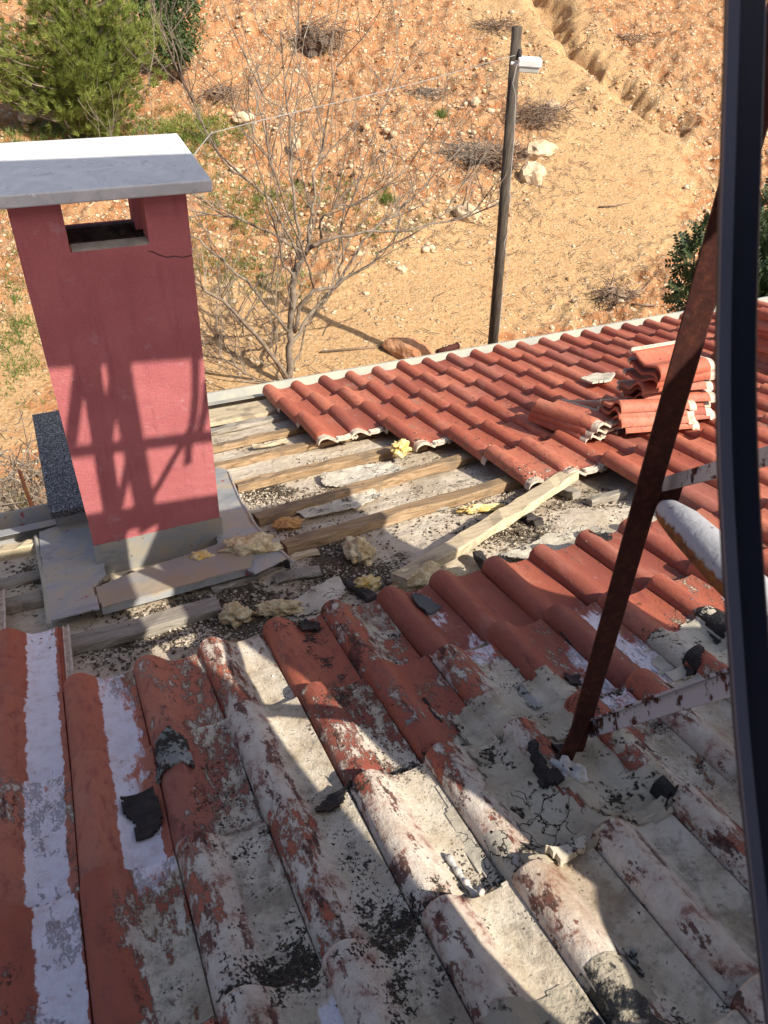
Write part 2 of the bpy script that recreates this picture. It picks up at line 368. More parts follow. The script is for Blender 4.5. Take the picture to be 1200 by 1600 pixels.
M_pebble = simple('pebbles', (.34, .27, .19), (.50, .44, .35), 60, .9, .002, 150)
M_stone = simple('limestone', (.42, .30, .18), (.56, .44, .30), 4, .9, .03, 14)
M_stoneo = simple('earthy_stone', (.40, .20, .09), (.52, .32, .17), 3, .9, .03, 14)
M_clod = simple('red_earth', (.34, .15, .07), (.44, .24, .13), 4, .95, .05, 12)
def mat_leaf(name, a, b, tr=.25):
    n = NT(name, .6); c = n.mix(n.noise(2.2, 4), a, b); c = n.mix(n.attr('rnd', 'Fac'), c, tuple(min(1, q * 1.7) for q in b))
    n.done(c, spec=.3)
    tl = n.t.nodes.new('ShaderNodeBsdfTranslucent'); n._in(tl.inputs[0], c); mx = n.t.nodes.new('ShaderNodeMixShader'); mx.inputs[0].default_value = tr
    n.t.links.new(n.b.outputs[0], mx.inputs[1]); n.t.links.new(tl.outputs[0], mx.inputs[2]); n.t.links.new(mx.outputs[0], n.t.nodes['Material Output'].inputs[0])
    return n.m
M_pine = mat_leaf('pine_needles', (.12, .155, .028), (.20, .235, .055), .4)
M_leafd = mat_leaf('dark_leaves', (.022, .038, .016), (.04, .06, .022), .12)
M_bush = mat_leaf('bush_leaves', (.035, .06, .02), (.06, .09, .03), .2)
M_grass = mat_leaf('grass_blades', (.10, .15, .03), (.14, .20, .04), .3)
def mat_ground():
    n = NT('red_soil', .95); w_ = n.sep(n.attr('wea')); P, Rk, D_ = w_[0], w_[1], w_[2]
    a = n.noise(.35, 7, .62); b = n.noise(2.4, 7, .66); c_ = n.noise(14, 6, .7)
    soil = n.ramp(b, [(.28, (.25, .098, .040)), (.42, (.37, .165, .070)), (.56, (.45, .245, .118)), (.74, (.52, .34, .19))])
    pale = n.ramp(c_, [(.3, (.33, .185, .080)), (.5, (.44, .275, .135)), (.7, (.52, .37, .21))])
    k = n.step(n.m_('ADD', P, n.m_('ADD', n.m_('MULTIPLY', n.m_('SUBTRACT', a, .5), 2.0), n.m_('MULTIPLY', n.m_('SUBTRACT', b, .5), 1.0))), .35, .75)
    col = n.mix(k, soil, pale)
    v1 = n.vor(7); v2 = n.vor(17); 
    st = n.m_('MULTIPLY', n.step(v1, .34, .26), n.step(n.m_('ADD', n.noise(3, 4), n.m_('MULTIPLY', Rk, .25)), .55, .66))
    st2 = n.m_('MULTIPLY', n.step(v2, .32, .24), n.step(n.m_('ADD', n.noise(5, 4), n.m_('MULTIPLY', Rk, .22)), .56, .66))
    s_ = n.m_('MAXIMUM', st, st2)
    col = n.mix(s_, col, n.ramp(n.noise(9), [(.3, (.50, .35, .20)), (.7, (.66, .52, .36))]))
    dk = n.step(n.m_('ADD', n.noise(30, 7, .8), n.m_('MULTIPLY', Rk, .06)), .66, .74); col = n.mix(n.m_('MULTIPLY', dk, n.m_('ADD', .25, n.m_('MULTIPLY', Rk, .45))), col, (.15, .085, .05))
    gm = n.step(n.m_('ADD', D_, n.m_('MULTIPLY', n.m_('SUBTRACT', n.noise(4.5, 6, .7), .5), 1.4)), .55, .75)
    col = n.mix(n.m_('MULTIPLY', gm, .75), col, n.mix(c_, (.085, .11, .03), (.16, .16, .06)))
    h = n.m_('ADD', n.m_('MULTIPLY', c_, .38), n.m_('MULTIPLY', s_, .5)); h = n.m_('ADD', h, n.m_('MULTIPLY', n.m_('MULTIPLY', b, Rk), 1.6))
    return n.done(col, n.bump(h, .15, 1.0), spec=.1)
M_ground = mat_ground()

# ------------------------------------------------------------------ terrain
def gbase(x, y):
    d = y * .96 + x * .22
    z = -7.0 + .21 * 3.0 * np.log1p(np.exp(np.clip((d - 15.5) / 3.0, -30, 30)))
    return np.where(z > 6, 6 + (z - 6) * .25, z)
def at0(px, py):
    r = ray(px, py); t = 5.0
    for _ in range(4000):
        p = r * t
        if p[2] <= gbase(p[0], p[1]): break
        t += .02
    return r * t
trench = [at0(*p)[:2] for p in [(800, -60), (850, 5), (900, 75), (950, 120), (1000, 160), (1048, 192)]]
road = [at0(*p)[:2] for p in [(780, -60), (850, 60), (960, 200), (950, 330), (760, 430), (560, 560), (300, 560), (0, 600)]]
def pdist(x, y, pl):
    best = np.full(np.shape(x), 1e9)
    for a, b in zip(pl[:-1], pl[1:]):
        ab = b - a; t = np.clip(((x - a[0]) * ab[0] + (y - a[1]) * ab[1]) / (ab @ ab), 0, 1)
        best = np.minimum(best, np.hypot(x - a[0] - t * ab[0], y - a[1] - t * ab[1]))
    return best
def gz(x, y):
    x = np.asarray(x, float); y = np.asarray(y, float)
    far = sm(9, 15, np.hypot(x, y)); rd = sm(.8, 3.0, pdist(x, y, road)); z = gbase(x, y)
    z = z + (fbm(x * .22, y * .22, 3, 5) - .5) * 1.1 * far * (.25 + .75 * rd)
    z = z + (fbm(x * 1.1, y * 1.1, 4, 9) - .5) * .38 * (.12 + .88 * rd) * (.3 + .7 * far)
    z = z + (fbm(x * 4, y * 4, 4, 21) - .5) * .42 * (.10 + .90 * rd) * far
    td = pdist(x, y, trench) + (fbm(x * 1.6, y * 1.6, 4, 77) - .5) * .9; z = z - .70 * (1 - sm(.0, .7, td)) * (.35 + fbm(x * .8, y * .8, 2, 91)) + .22 * np.exp(-((td - 1.15) / .5) ** 2)
    return z
def ground_at(px, py):
    r = ray(px, py); t = 6.0; 
    ts = np.arange(6, 90, .05); P = r[None, :] * ts[:, None]; hit = np.nonzero(P[:, 2] <= gz(P[:, 0], P[:, 1]))[0]
    return P[hit[0]] if len(hit) else P[-1]
def make_ground():
    na, nr = 620, 640
    ang = np.radians(np.linspace(-16, 66, na)); rad = 6.5 * (75 / 6.5) ** np.linspace(0, 1, nr)
    Rr, Aa = np.meshgrid(rad, ang, indexing='ij'); X = Rr * np.sin(Aa); Y = Rr * np.cos(Aa); Z = gz(X, Y)
    idx = np.arange(na * nr).reshape(nr, na); F = np.stack([idx[:-1, :-1], idx[:-1, 1:], idx[1:, 1:], idx[1:, :-1]], -1).reshape(-1, 4)[:, ::-1]
    verts = np.stack([X, Y, Z], -1).reshape(-1, 3)
    # coarse remainder all the way to the horizon
    g = np.concatenate([-np.geomspace(600, 8, 40), np.linspace(-7, 7, 15), np.geomspace(8, 600, 40)])
    GX, GY = np.meshgrid(g, g, indexing='ij'); GZ = gbase(GX, GY)
    an = np.degrees(np.arctan2(GX, GY)); rr = np.hypot(GX, GY)
    inside = (an > -18) & (an < 68) & (rr > 6) & (rr < 80); GZ = GZ - .7 * inside
    n = len(g); id2 = np.arange(n * n).reshape(n, n) + len(verts)
    F2 = np.stack([id2[:-1, :-1], id2[1:, :-1], id2[1:, 1:], id2[:-1, 1:]], -1).reshape(-1, 4)
    va = np.concatenate([verts, np.stack([GX, GY, GZ], -1).reshape(-1, 3)])
    o = bulk('ground', va, np.concatenate([F, F2]), M_ground, smooth=True)
    x, y = va[:, 0], va[:, 1]; rd = pdist(x, y, road); px, py = proj(va)
    pale = .18 + .75 * (1 - sm(1.0, 3.2, rd)) + .25 * np.exp(-(((px - 720) / 160) ** 2 + ((py - 260) / 90) ** 2)) + .3 * np.exp(-(((px - 1080) / 90) ** 2 + ((py - 170) / 50) ** 2)) - .2 * sm(330, 480, py) * sm(400, 100, px)
    rock = .15 + .85 * sm(1.0, 3.0, rd)
    gr = .55 * np.exp(-(((px - 380) / 150) ** 2 + ((py - 380) / 80) ** 2)) + .5 * np.exp(-(((px - 100) / 220) ** 2 + ((py - 190) / 70) ** 2)) + .3 * np.exp(-(((px - 20) / 40) ** 2 + ((py - 480) / 70) ** 2)) + .7 * np.exp(-(((px - 30) / 60) ** 2 + ((py - 780) / 50) ** 2))
    gr = np.where((px > -100) & (px < 1300), gr, .1)
    a = o.data.attributes.new('wea', 'FLOAT_COLOR', 'POINT'); a.data.foreach_set('color', np.stack([pale, rock, gr, np.ones_like(gr)], -1).astype(np.float32).ravel())
    tag(o, kind='structure'); return o
make_ground()

ICO = None
def ico():
    global ICO
    if ICO is None:
        p = (1 + 5 ** .5) / 2
        v = np.array([(-1, p, 0), (1, p, 0), (-1, -p, 0), (1, -p, 0), (0, -1, p), (0, 1, p), (0, -1, -p), (0, 1, -p), (p, 0, -1), (p, 0, 1), (-p, 0, -1), (-p, 0, 1)], float); v /= np.linalg.norm(v[0])
        f = np.array([(0, 11, 5), (0, 5, 1), (0, 1, 7), (0, 7, 10), (0, 10, 11), (1, 5, 9), (5, 11, 4), (11, 10, 2), (10, 7, 6), (7, 1, 8), (3, 9, 4), (3, 4, 2), (3, 2, 6), (3, 6, 8), (3, 8, 9), (4, 9, 5), (2, 4, 11), (6, 2, 10), (8, 6, 7), (9, 8, 1)])
        ICO = (v, f)
    return ICO
def chips(name, pts, sizes, mats, parent=None, flat=.65, frame=None):
    v, f = ico(); N = len(pts); pts = np.asarray(pts); sizes = np.asarray(sizes)
    vv = v[None] * (1 + rng.uniform(-.35, .35, (N, 12, 1))) * sizes[:, None, None] * np.stack([np.ones(N), rng.uniform(.6, 1, N), np.full(N, flat) * rng.uniform(.6, 1.2, N)], -1)[:, None, :]
    th = rng.uniform(0, 6.28, N); c, s = np.cos(th)[:, None], np.sin(th)[:, None]
    x = vv[..., 0] * c - vv[..., 1] * s; y = vv[..., 0] * s + vv[..., 1] * c; vv = np.stack([x, y, vv[..., 2]], -1)
    if frame is not None: vv = vv @ frame
    vv = vv + pts[:, None, :]
    ff = (f[None] + (np.arange(N) * 12)[:, None, None]).reshape(-1, 3)
    return bulk(name, vv.reshape(-1, 3), ff, mats, parent)
# loose stones over the hillside: uncountable, one object per kind
def hill_pts(n, x0, x1, y0, y1, fn=None):
    out = []
    ts = np.arange(8, 70, .1)
    while len(out) < n:
        px = random.uniform(x0, x1); py = random.uniform(y0, y1)
        if fn and random.random() > fn(px, py): continue
        r = ray(px, py); P = r[None, :] * ts[:, None]; h = np.nonzero(P[:, 2] <= gbase(P[:, 0], P[:, 1]))[0]
        if not len(h): continue
        p = P[h[0]]
        if float(fbm(p[0] * .9, p[1] * .9, 3, 55)) + random.gauss(0, .03) < .55: continue
        out.append((p[0], p[1], 0))
    out = np.array(out); out[:, 2] = gz(out[:, 0], out[:, 1]); return out
def offroad(px, py):
    p = 1.0
    if 780 < px < 1060 and 200 < py < 480: p = .05
    if py > 420: p = .08
    return p
pts = hill_pts(4600, -60, 1260, -120, 600, offroad); pts[:, 2] += .01
tag(chips('limestone_rubble', pts, rng.gamma(1.1, .020, len(pts)) + .009, M_stone), 'pale limestone rubble strewn over the red hillside', 'rubble', kind='stuff')
pts = hill_pts(3400, -60, 1260, -120, 610, offroad); pts[:, 2] += .005
tag(chips('soil_clods', pts, rng.gamma(1.1, .022, len(pts)) + .009, M_stoneo), 'orange clods of earth strewn over the red hillside', 'rubble', kind='stuff')

def lump(mb, c, r, seed=0, n=3, rough=.25, sq=(1, 1, .75), rot=None, fr=2.2, mi=0):
    import bmesh
    from mathutils import noise as mn
    bm = bmesh.new(); bmesh.ops.create_icosphere(bm, subdivisions=n, radius=1.0)
    V_ = []
    for q in bm.verts:
        p = q.co; k = 1 + rough * (mn.noise(p * fr + Vector((seed * 7.1, seed, 3))) * 1.6 + .55 * mn.noise(p * fr * 2.6 + Vector((seed, 0, 9))) + .3 * mn.noise(p * fr * 6 + Vector((seed, 5, 9))))
        V_.append([p.x * k * sq[0] * r, p.y * k * sq[1] * r, p.z * k * sq[2] * r])
    V_ = np.array(V_)
    if rot is not None: V_ = V_ @ np.asarray(rot)
    F_ = [[q.index for q in f.verts] for f in bm.faces]; bm.free()
    mb.add(V_ + np.asarray(c), F_, mi)
def rotz(a): c, s = math.cos(a), math.sin(a); return np.array([[c, s, 0], [-s, c, 0], [0, 0, 1.]])
# litter of twigs over the slope: uncountable
def litter():
    V_, F_ = [], []; n_ = 0
    for (cx, cy, sx, sy, n, ln) in [(800, 200, 120, 90, 420, .30), (620, 200, 200, 120, 360, .28), (900, 40, 160, 50, 260, .35), (400, 120, 120, 90, 150, .3), (950, 440, 90, 40, 110, .18), (700, 330, 120, 50, 160, .2), (900, 300, 90, 80, 30, .16), (370, 540, 60, 40, 120, .3)]:
        for i in range(n):
            px, py = random.gauss(cx, sx), random.gauss(cy, sy)
            if not (-40 < px < 1240 and -80 < py < 600): continue
            r = ray(px, py); ts = np.arange(8, 60, .15); P = r[None, :] * ts[:, None]; h = np.nonzero(P[:, 2] <= gbase(P[:, 0], P[:, 1]))[0]
            if not len(h): continue
            p = P[h[0]]; a = random.uniform(0, 6.28); l_ = ln * random.uniform(.4, 1.6); d = np.array([math.cos(a), math.sin(a), 0]) * l_ / 2; k_ = np.array([-d[1], d[0], 0]) * random.gauss(0, .3)
            for q0, q1 in ((p - d, p + k_), (p + k_, p + d)):
                A_, B_ = q0.copy(), q1.copy(); A_[2] = gz(A_[0], A_[1]) + .025; B_[2] = gz(B_[0], B_[1]) + .035 + random.random() * .04
                w_ = .007; s_ = np.cross(B_ - A_, [0, 0, 1.]); s_ = s_ / (np.linalg.norm(s_) + 1e-6) * w_; u_ = np.array([0, 0, w_ * 1.6])
                V_ += [A_ - s_, A_ + s_, A_ + u_, B_ - s_, B_ + s_, B_ + u_]; F_ += [(n_, n_ + 1, n_ + 4, n_ + 3), (n_ + 1, n_ + 2, n_ + 5, n_ + 4), (n_ + 2, n_, n_ + 3, n_ + 5)]; n_ += 6
    tag(bulk('twig_litter', np.array(V_), np.array(F_), M_brush), 'broken twigs littering the red slope', 'litter', kind='stuff')
litter()
# boulders
for px, py, r, sq, lab, mt in [
    (842, 243, .36, (1.3, .8, .65), 'pale limestone boulder lying flat, upper one beside the pole', M_stone),
    (829, 284, .36, (.9, .8, .95), 'rounded pale boulder below the flat one, right of the pole', M_stone),
    (742, 163, .16, (1, .8, .8), 'small white rock on the slope left of the pole top', M_stone),
    (728, 340, .27, (1.2, .8, .8), 'pale rock on the scree left of the pole behind the bare twigs', M_stone),
    (627, 424, .11, (1.2, .9, .8), 'small white stone at the edge of the dirt track', M_stone),
    (862, 173, .24, (1.1, .9, .7), 'pale rock among the brushwood right of the pole', M_stone),
    (640, 556, .30, (1.55, .8, .62), 'red earth clod just beyond the eaves gutter', M_clod),
    (462, 232, .20, (.6, .5, 1.1), 'upright white rock behind the bare tree', M_stone),
    (380, 190, .24, (1.2, .9, .6), 'pale rock on the slope above the green weeds', M_stone),
    (45, 188, .25, (1.1, .8, .6), 'pale rock under the pine tree beside the chimney cap', M_stone)]:
    p = ground_at(px, py); mb = MB(); lump(mb, p + np.array([0, 0, r * .35]), r, seed=px, sq=sq, rough=.19, fr=1.7, rot=rotz(px))
    tag(build('boulder' if mt is M_stone else 'earth_clod', mb, mt), lab, 'rock' if mt is M_stone else 'clod', None)

# dead brush piles / stump
def brush(px, py, rad, n, lab, mt, ht=.5, name='brush_pile', wd=1.3, ln=.7):
    p = ground_at(px, py); mb = MB()
    for i in range(n):
        a = random.uniform(0, 6.28); q = p + np.array([math.cos(a) * rad * wd * random.random(), math.sin(a) * rad * random.random(), random.random() * ht * .7])
        d = np.array([random.gauss(0, 1), random.gauss(0, 1), random.gauss(0, .35)]); d /= np.linalg.norm(d); l_ = ln * random.uniform(.4, 1.2)
        k = np.array([random.gauss(0, .12) for _ in range(3)]) * l_
        mb.tube([q, q + d * l_ * .5 + k, q + d * l_], [random.uniform(.006, .018), .008, .003], 4)
    return tag(build(name, mb, mt), lab, 'brushwood')
brush(838, 190, .75, 300, 'tangle of brown brushwood right of the pole on the slope', M_brush, .5)
brush(735, 246, .7, 260, 'grey tangle of dead twigs left of the pole', M_bark, .35)
brush(778, 262, .45, 160, 'reddish uprooted brush heap just behind the pole', M_brush, .6)
brush(665, 150, .5, 90, 'thin heap of grey sticks on the open slope left of the pole', M_bark, .2)
brush(770, 45, .6, 140, 'dead roots at the top of the slope above the track', M_brush, .3)
brush(985, 60, .5, 60, 'dry weeds beside the trench on the slope', M_brush, .15)
brush(965, 465, .35, 130, 'dry brown weeds near the dark leafed shrub beyond the eaves', M_brush, .2, ln=.4)
brush(350, 155, .5, 120, 'dry twigs under the bush right of the pine', M_brush, .35)
p = ground_at(490, 78); st = empty('tree_stump', p); mb = MB(); mb.tube([p + [-.1, 0, -.1], p + [-.12, 0, .25], p + [-.1, .05, .6]], [.32, .26, .24], 12)
lump(mb, p + [.1, 0, .2], .35, 4, 3, .4); build('stump_wood', mb, M_barkd, st)
mb = MB()
for i in range(240):
    a = random.gauss(0, 1.0); q = p + np.array([random.uniform(-.5, .9), random.uniform(-.35, .35), random.uniform(.1, .65)]); d = np.array([random.gauss(.2, .6), random.gauss(-.2, .5), random.gauss(-.3, .5)]); d /= np.linalg.norm(d)
    mb.tube([q, q + d * random.uniform(.25, .6)], [.014, .004], 4)
build('roots', mb, M_brush, st); tag(st, 'dark uprooted stump with roots at the top of the slope behind the bare tree', 'stump')
# fallen sticks on the track
for k, (a, b, c, lab) in enumerate([((935, 326), (960, 324), (983, 319), 'short dark stick lying across the bare track'), ((985, 478), (1010, 480), (1040, 480), 'straight dry stick on the track next to the shrub'), ((960, 478), (1005, 455), (1042, 412), 'long curved dead branch on the track next to the dark shrub'), ((500, 553), (560, 548), (600, 545), 'thin stick on the ground right of the bare tree')]):
    mb = MB(); P_ = [ground_at(*q) + [0, 0, .04] for q in (a, b, c)]; mb.tube(P_, [.02, .02, .008], 6)
    tag(build('fallen_stick', mb, M_brush, smooth=True), lab, 'stick')

# grass
def grass(n, cx, cy, sx, sy, ln, out):
    for i in range(n):
        px = random.gauss(cx, sx); py = random.gauss(cy, sy); out.append((px, py, ln))
gp = []
for a in [(150, 380, 330, 45, 18, .10), (140, 470, 300, 60, 20, .10), (130, 350, 410, 60, 16, .10), (90, 410, 440, 35, 10, .08), (60, 30, 540, 50, 60, .09), (500, 120, 215, 110, 14, .12), (200, 310, 205, 40, 20, .12), (30, 605, 312, 6, 5, .10), (260, 310, 250, 45, 40, .10), (40, 690, 180, 4, 3, .1), (120, 560, 360, 60, 20, .08), (120, 25, 500, 18, 60, .09)]:
    grass(*a, gp)
V_, F_, n_ = [], [], 0
for px, py, ln in gp:
    if not (-80 < px < 1200): continue
    p = ground_at(px, py) if random.random() < 1 else None
    for b in range(9):
        q = p + np.array([random.gauss(0, .06), random.gauss(0, .06), 0]); d = np.array([random.gauss(0, .5), random.gauss(0, .5), 1]); l_ = ln * random.uniform(.5, 1.5); s_ = np.array([random.gauss(0, 1), random.gauss(0, 1), 0]); s_ /= np.linalg.norm(s_); s_ *= .009
        V_ += [q - s_, q + s_, q + d * l_]; F_.append((n_, n_ + 1, n_ + 2)); n_ += 3
g_ = bulk('grass', np.array(V_), np.array(F_), M_grass); tag(g_, 'green weeds and grass growing on the red soil', 'grass', kind='stuff')

# ------------------------------------------------------------------ foliage
def leafset(mb, c, n, r, size, dirw=None, asp=.35):
    for i in range(n):
        d = np.array([random.gauss(0, 1) for _ in range(3)]); d /= np.linalg.norm(d)
        q = c + d * r * random.random() ** .4; t = np.array([random.gauss(0, 1) for _ in range(3)]) + (dirw if dirw is not None else 0); t /= np.linalg.norm(t)
        s_ = np.cross(t, [random.gauss(0, 1) for _ in range(3)]); s_ /= np.linalg.norm(s_); l_ = size * random.uniform(.6, 1.3)
        mb.add([q, q + t * l_ * .5 + s_ * l_ * asp, q + t * l_, q + t * l_ * .5 - s_ * l_ * asp], [(0, 1, 2, 3)])
def setrnd(o, groups=37):
    a = o.data.attributes.new('rnd', 'FLOAT', 'POINT'); n = len(o.data.vertices)
    r = rng.uniform(0, 1, n // groups + 2) ** 1.5; a.data.foreach_set('value', (r[np.arange(n) // groups] * .8).astype(np.float32))
# pine
def needles(mb, q, out, n=26, ln=.15):
    for i in range(n):
        d = out * 1.0 + np.array([random.gauss(0, .45) for _ in range(3)]) + np.array([0, 0, .25]); d /= np.linalg.norm(d)
        s_ = np.cross(d, [random.gauss(0, 1) for _ in range(3)]); s_ /= np.linalg.norm(s_); s_ *= .007; l_ = ln * random.uniform(.7, 1.3); q2 = q + d * random.uniform(0, .06)
        mb.add([q2 - s_, q2 + s_, q2 + d * l_], [(0, 1, 2)])
def pine(base, trunk_top, blobs, lab, nb):
    e = empty('pine_tree', base); mb = MB(); b = np.array(base); t = np.array(trunk_top)
    mb.tube([b - [0, 0, .2], b + (t - b) * .35 + [.06, 0, 0], b + (t - b) * .7, t], [.11, .085, .06, .02], 8); build('trunk', mb, M_barkd, e, True)
    mt = MB(); nm = MB(); tips = []
    for c, r, w_ in blobs:
        for i in range(int(nb * w_)):
            d = np.array([random.gauss(0, 1) for _ in range(3)]); d /= np.linalg.norm(d); q = np.array(c) + d * np.array(r) * random.random() ** .45
            k = np.clip((q[2] - b[2] - .3) / (t[2] - b[2]), .08, .95); root = b + (t - b) * max(.05, k - .12)
            tips.append((q, root))
    for q, root in tips:
        mid = (q + root) / 2 + np.array([random.gauss(0, .08), random.gauss(0, .08), -.10]); mt.tube([root, mid, q], [.020, .012, .004], 5)
        out = q - root; out /= np.linalg.norm(out) + 1e-6
        for j in range(15):
            t_ = .25 + .78 * random.random(); c_ = root * (1 - t_) + q * t_ + np.array([0, 0, -.4 * t_ * (1 - t_)]); sp_ = .17 * (1.1 - t_ * .6)
            o2 = out + np.array([random.gauss(0, .5), random.gauss(0, .5), random.gauss(.25, .3)]); o2 /= np.linalg.norm(o2)
            needles(nm, c_ + np.array([random.gauss(0, sp_), random.gauss(0, sp_), random.gauss(0, sp_ * .6)]), o2, 24, .14)
    build('branches', mt, M_bark, e); f = build('crown', nm, M_pine, e); setrnd(f, 72)
    return tag(e, lab, 'pine tree')
pb = ground_at(135, 225)
def rel(px, py, dz): return aty(px, py, pb[1] + dz)
sc_ = np.linalg.norm(pb) / FPX
pine(pb, rel(120, -190, .2), [(rel(60, 60, 0), (115 * sc_, .9, 62 * sc_), 1.0), (rel(140, 95, -.3), (95 * sc_, .9, 62 * sc_), 1.0), (rel(100, 0, 0), (130 * sc_, 1.0, 60 * sc_), .9), (rel(160, 165, -.3), (42 * sc_, .5, 42 * sc_), .35), (rel(210, 60, .1), (62 * sc_, .8, 66 * sc_), .6), (rel(20, 110, .1), (60 * sc_, .6, 30 * sc_), .3), (rel(110, -110, .1), (90 * sc_, .9, 60 * sc_), .4), (rel(-50, 60, .1), (60 * sc_, .8, 60 * sc_), .3)], 'young light green pine behind the chimney cap', 62)
def shrub(name, base, blobs, lab, mt, leaf, n, cat, stems, rm=M_barkd, twig=0.012, asp=.35, dirw=None):
    e = empty(name, base); mb = MB(); b = np.array(base, float)
    for s_ in stems: mb.tube([b, (b + s_) / 2 + [random.gauss(0, .06), 0, 0], s_], [twig * 3, twig * 2, twig], 6)
    build('stems', mb, rm, e, True); lm = MB()
    for c, r, w_ in blobs:
        for i in range(int(n * w_)):
            d = np.array([random.gauss(0, 1) for _ in range(3)]); d /= np.linalg.norm(d); q = np.array(c) + d * np.array(r) * random.random() ** .4
            leafset(lm, q, 12, leaf * 1.6, leaf, dirw, asp)
    f = build('crown', lm, mt, e); setrnd(f, 48); return tag(e, lab, cat)
bb = ground_at(285, 130)
def relb(px, py, dz): return aty(px, py, bb[1] + dz)
sb = np.linalg.norm(bb) / FPX
shrub('evergreen_bush', bb, [(relb(255, 30, 0), (52 * sb, .8, 55 * sb), 1), (relb(240, -30, 0), (60 * sb, .8, 50 * sb), .8), (relb(275, 75, -.2), (26 * sb, .4, 22 * sb), .3)], 'dense dark green bush right of the pine', M_bush, .085, 420, 'bush', [relb(255, 30, 0), relb(235, -30, 0), relb(270, 60, 0)])
lb = ground_at(310, 215)
shrub('low_pine_scrub', lb, [(lb + [0, 0, .25], (.8, .5, .22), 1), (lb + [-.9, .1, .2], (.5, .4, .2), .6)], 'low green scrub right of the chimney cap', M_pine, .12, 110, 'scrub', [lb + [.3, 0, .3], lb + [-.4, 0, .3]], asp=.06)
# dark-leafed tree beyond the eaves at the right
tb = atz(1150, 430, 8.6); tbase = np.array([tb[0] + .3, tb[1] + .2, float(gz(tb[0], tb[1]))])
def leafy_tree():
    e = empty('carob_tree', tbase); mb = MB(); cen = [atz(1085, 400, 8.5), atz(1100, 455, 8.4), atz(1155, 440, 8.7), atz(1200, 390, 8.8), atz(1230, 450, 8.6), atz(1170, 500, 8.5), atz(1230, 340, 9.0), atz(1098, 368, 8.5)]
    fork = tbase + np.array([0, 0, 1.6]); mb.tube([tbase - [0, 0, .1], tbase + [.05, 0, .8], fork], [.11, .09, .075], 8)
    lm = MB(); rr = [.22, .30, .42, .42, .5, .5, .4, .12]
    for c, r in zip(cen, rr):
        mb.tube([fork, (fork + c) / 2 + [0, 0, -.1], c], [.05, .03, .012], 6)
        for i in range(int(120 * (r / .3) ** 2)):
            d = np.array([random.gauss(0, 1) for _ in range(3)]); d /= np.linalg.norm(d); q = c + d * r * random.random() ** .4
            ax = d + np.array([random.gauss(0, .5), random.gauss(0, .5), .5]); ax /= np.linalg.norm(ax)   # a compound leaf: rachis with paired leaflets
            sd = np.cross(ax, [random.gauss(0, 1) for _ in range(3)]); sd /= np.linalg.norm(sd); up = np.cross(ax, sd)
            for k in range(5):
                b = q + ax * .036 * k
                for sg in (-1, 1):
                    t = (sd * sg + ax * .55); t /= np.linalg.norm(t); ww = np.cross(t, up) * .017; l_ = .076 - .004 * k
                    lm.add([b, b + t * l_ * .5 + ww, b + t * l_, b + t * l_ * .5 - ww], [(0, 1, 2, 3)])
    build('trunk', mb, M_barkd, e, True); f = build('crown', lm, M_leafd, e); setrnd(f, 40)
    tag(e, 'tree with small dark leaves growing beyond the gutter, partly behind the navy rail', 'tree')
leafy_tree()

